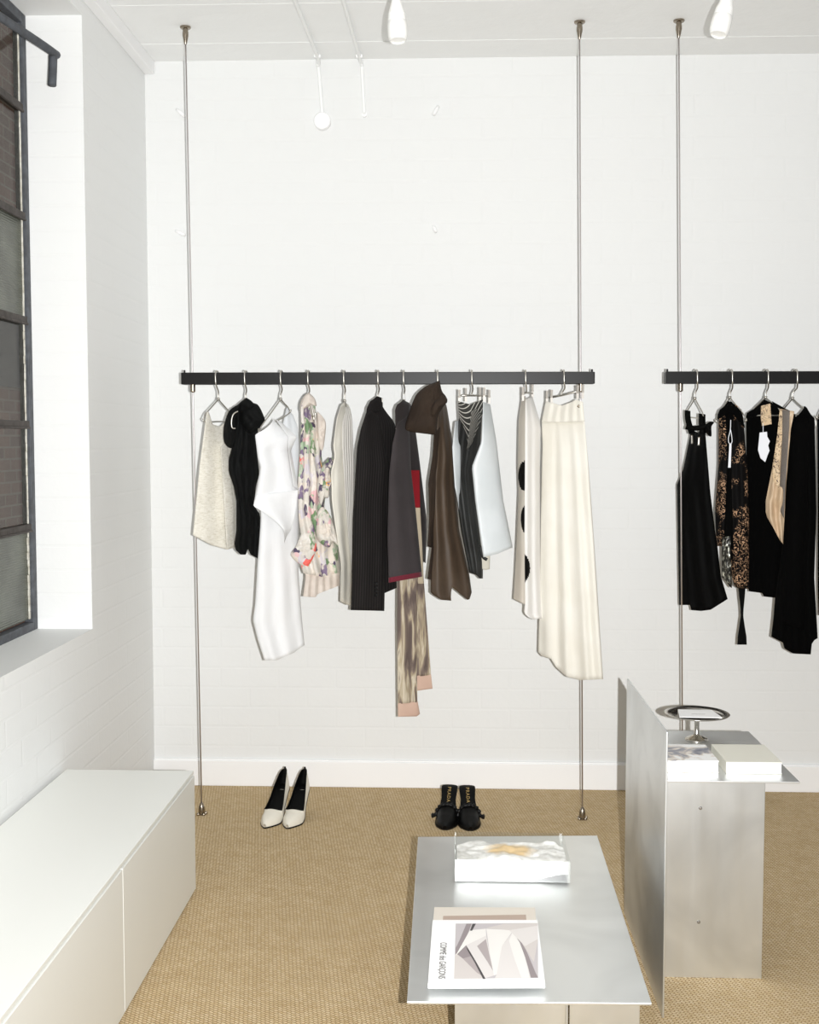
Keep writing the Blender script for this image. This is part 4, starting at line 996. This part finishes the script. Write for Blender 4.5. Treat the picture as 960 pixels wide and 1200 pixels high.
# ------------------------------------------------------------------ tall metal table on the right
pfar = onz(731.5, 1070, 0); XP = pfar.x; YPF = pfar.y
YPN = onx(781, 857, XP).y; ZPT = (onx(781, 857, XP).z+onx(734, 795, XP).z)/2
YPO = onz(893.5, 1147, 0).y; ZPL = at(850, 916.5, YPO).z
tt = empty('display_table', (XP+.2, (YPN+YPF)/2, 0), 'tall display table of crossed brushed aluminium plates at right', 'table')
0 and print('tall', XP, YPF, YPN, ZPT, YPO, ZPL)
b = MB(); b.box((XP, YPN, 0), (XP+.005, YPF, ZPT)); b.build('side_panel', m_alu, tt, bevel=.0012)
xpr = at(895, 1030, YPO).x
b = MB(); b.box((XP+.005, YPO, 0), (xpr, YPO+.005, ZPL)); b.build('post_plate', m_alu, tt, bevel=.001)
xq = at(938, 915, YPO-.008).x; yq = onz(882, 857, ZPL+.005).y
b = MB(); b.box((XP+.005, YPO-.008, ZPL), (xq, YPF-.03, ZPL+.005)); b.box((XP+.045, YPF-.03, ZPL), (xq, yq, ZPL+.005)); b.build('shelf_plate', m_alut, tt, bevel=.001)
b = MB(); b.box((XP+.045, yq-.12, 0), (xpr-.02, yq-.115, ZPL)); b.build('post_plate', m_alu, tt, bevel=.001)
for x, y in ((821, 947), (819, 1080.5)):
    p = at(x, y, YPO); b = MB(); b.lathe(p+Vector((0, .001, 0)), [(.0048, 0), (.0048, .002), (.0036, .0035), (.0001, .004)], 14, axis=(0, -1, 0)); b.build('screw', m_clip, tt, autos=.7)
ZPP = ZPL+.0055
# two boxed books
def book(label, fl, fr, bk, mcover, mpage, hpx, pic=None):
    pf_ = onz(fl[0], fl[1], ZPP); pr = onz(fr[0], fr[1], ZPP); zt2 = at(fr[0], fr[1]-hpx, pr.y).z
    yb2 = onz(bk, 872.3, zt2).y
    o = empty('book', ((pf_.x+pr.x)/2, (pf_.y+yb2)/2, ZPP), label, 'book')
    x0, x1 = max(pf_.x, XP+.008), pr.x
    b = MB(); b.box((x0+.002, pf_.y+.001, ZPP+.003), (x1-.002, yb2-.002, zt2-.003)); b.build('pages', mpage, o)
    b = MB(); b.box((x0, pf_.y, zt2-.003), (x1, yb2, zt2)); b.box((x0, pf_.y, ZPP), (x1, yb2, ZPP+.003)); b.box((x0, pf_.y, ZPP+.003), (x0+.002, yb2, zt2-.003)); b.build('cover', mcover, o, bevel=.0008)
    return o
def wash():
    t = NT('watercolour_cover'); t.set(Roughness=.5)
    v = t.coord('Object'); n = t.noise(v, 13, 4, .6, 1.5); n2 = t.noise(v, 7, 2)
    mu = t.n('ShaderNodeMath', operation='MULTIPLY'); t.l(n.outputs['Fac'], mu.inputs[0]); t.l(n2.outputs['Fac'], mu.inputs[1])
    t.base(t.ramp(mu.outputs[0], [(.14, S(120, 122, 134)), (.20, S(168, 168, 174)), (.24, S(226, 216, 204)), (.29, S(248, 248, 247))])); return t.m
book('white book with a grey watercolour cover beside the metal side panel', (770, 905), (842, 905), 815, wash(), m_paper, 14)
book('plain off-white cloth bound book at the right of the metal shelf', (851, 906.8), (916, 906.8), 870, m_book, m_paper, 14)
# pedestal dish
pd = onz(816.5, 867, ZPP); zr = at(816, 836, pd.y).z-ZPP; rr = (at(854, 836, pd.y)-at(816, 836, pd.y)).length
ds = empty('pedestal_dish', pd, 'polished nickel footed dish standing behind the books', 'dish')
b = MB(); b.lathe(pd, [(.0001, .0), (.036, 0), (.036, .003), (.033, .006), (.024, .010), (.012, .015), (.0085, .020), (.0075, zr*.5), (.008, zr-.016), (.012, zr-.012)], 40); b.build('foot', m_chrome, ds, smooth=True)
b = MB(); b.lathe(pd, [(.010, zr-.014), (.035, zr-.0125), (rr*.8, zr-.006), (rr*.98, zr-.001), (rr, zr+.001), (rr*.98, zr+.002), (rr*.8, zr-.003), (rr*.72, zr-.006), (.0001, zr-.0075)], 56); b.build('bowl', m_chrome, ds, smooth=True)
cd = empty('paper_card', pd+Vector((0, 0, zr-.004)), 'white paper card lying in the footed dish', 'card')
b = MB(); c = pd+Vector((.004, 0, zr-.0035))
b.add(*flatbox([c+Vector((-.066, -.040, 0)), c+Vector((.064, -.045, 0)), c+Vector((.054, .055, 0)), c+Vector((-.052, .06, 0))], c.z, c.z+.002)); b.build('sheet', m_paper, cd)
b = MB(); b.box((c.x-.022, c.y-.004, c.z+.002), (c.x+.022, c.y-.002, c.z+.0022)); b.build('printed_line', m_ink, cd)

# ------------------------------------------------------------------ ceiling fittings
def pendant(px, ptop, tilt, label):
    Yp = 3.75; p = at(px, 22, Yp)
    o = empty('pendant_lamp', Vector((p.x, Yp, ZC)), label, 'lamp', 'white pendant spot lamps')
    ax = Vector((math.sin(tilt), -.12, -math.cos(tilt))); hgt = 62/F*Yp; wd = 11.5/F*Yp
    base = at(px, ptop, Yp)
    prof = [(.0001, 0), (.006, 0), (.009, hgt*.12), (wd*.55, hgt*.3), (wd*.86, hgt*.5)]
    for k in range(4): prof += [(wd*(.88+k*.02), hgt*(.52+k*.035)), (wd*(.86+k*.02), hgt*(.525+k*.035)), (wd*(.86+k*.02), hgt*(.535+k*.035)), (wd*(.89+k*.02), hgt*(.54+k*.035))]
    prof += [(wd, hgt*.75), (wd*.98, hgt*.92), (wd*.84, hgt*.99), (wd*.78, hgt), (wd*.74, hgt*.97), (.0001, hgt*.95)]
    b = MB(); b.lathe(base, prof, 32, axis=ax); b.build('shade', m_lamp, o, autos=.8)
    b = MB(); b.tube(smooth_path([base, base-ax*.06+Vector((0, 0, .01)), Vector((base.x-ax.x*.09, Yp, ZC-.03))], 6), .004, 8); b.build('cord', m_nick, o, smooth=True)
    b = MB(); b.lathe((base.x-ax.x*.09, Yp, ZC), [(.035, 0), (.035, -.018), (.02, -.03), (.004, -.032)], 24); b.build('ceiling_rose', m_lamp, o, autos=.6)
pendant(463.5, -14, R(3), 'white ribbed pendant spot hanging straight at the top centre')
pendant(857, -20, R(-14), 'white ribbed pendant spot tilted to the left, near the right corner of the ceiling')
def conduit(name, pc, pw, box, label):
    a = onz(pc[0][0], pc[0][1], ZC-.008); m1 = onz(pc[1][0], pc[1][1], ZC-.02); w0 = at(pw[0][0], pw[0][1], YW-.009); w1 = at(pw[1][0], pw[1][1], YW-.009)
    o = empty(name, w1, label, 'conduit')
    b = MB(); b.tube(smooth_path([a+(a-m1)*1.2, a, m1, Vector((w0.x, YW-.02, ZC-.03)), w0, w1], 8), .0075, 10); b.build('pipe', m_ceil, o, smooth=True)
    b = MB(); b.box((m1.x-.014, m1.y-.006, ZC-.026), (m1.x+.014, m1.y+.006, ZC-.013)); b.build('clip', m_ceil, o, bevel=.002)
    if box:
        b = MB(); b.lathe(w1+Vector((0, .009, -.03)), [(.036, 0), (.036, .022), (.033, .027), (.0001, .028)], 32, axis=(0, -1, 0)); b.build('junction_box', m_white, o, autos=.5)
    else:
        b = MB(); b.lathe(w1+Vector((0, .009, 0)), [(.011, 0), (.011, .012), (.0001, .013)], 14, axis=(0, -1, 0)); b.build('end_plug', m_white, o, autos=.5)
conduit('wall_conduit', ((345, 0), (372, 66)), ((373, 75), (378, 134)), True, 'white painted cable pipe ending in a round junction box')
conduit('wall_conduit', ((402, 0), (421, 66)), ((424, 75), (427, 134)), False, 'thin white painted cable pipe right of the junction box')
for (x, y, ln, an, lb) in ((211.5, 132, 13, 40, 'white painted peg high on the back wall beside the left cable, upper one'), (211.5, 273, 13, 25, 'white painted peg on the back wall beside the left cable, lower one'),
                         (511, 129.5, 12, 120, 'white painted peg high on the middle of the back wall, upper one'), (509.5, 268.5, 9, 65, 'white painted peg on the middle of the back wall, lower one')):
    p = at(x, y, YW-.013); L_ = ln/F*YW/2; d = Vector((math.cos(R(an))*L_, 0, -math.sin(R(an))*L_))
    b = MB(); b.tube([p-d, p-d*.2, p+d*.3, p+d], [.005, .0085, .0085, .006], 10)
    b.tube([p, p+Vector((0, .013, 0))], .004, 8)
    o = b.build('wall_peg', m_white, None, loc=p, smooth=True); tag(o, lb, 'peg', 'painted pegs on the back wall')

# ------------------------------------------------------------------ light
w = bpy.data.worlds.new('world'); SC.world = w; w.use_nodes = True
w.node_tree.nodes['Background'].inputs[0].default_value = (.95, .975, 1, 1)
w.node_tree.nodes['Background'].inputs[1].default_value = .25
fl = bpy.data.lights.new('camera_flash', 'SPOT'); fl.energy = 665; fl.shadow_soft_size = .009; fl.spot_size = R(118); fl.spot_blend = 1.0; fl.color = (1, 1, 1)
lo = bpy.data.objects.new('camera_flash', fl); COL.objects.link(lo); lo.location = (.105, 0, H-.01)
lo.rotation_euler = (R(90+3), 0, R(3))

SC.view_settings.view_transform = 'Standard'; SC.view_settings.look = 'None'
SC.view_settings.exposure = 0; SC.view_settings.gamma = 1
SC.view_settings.use_curve_mapping = False
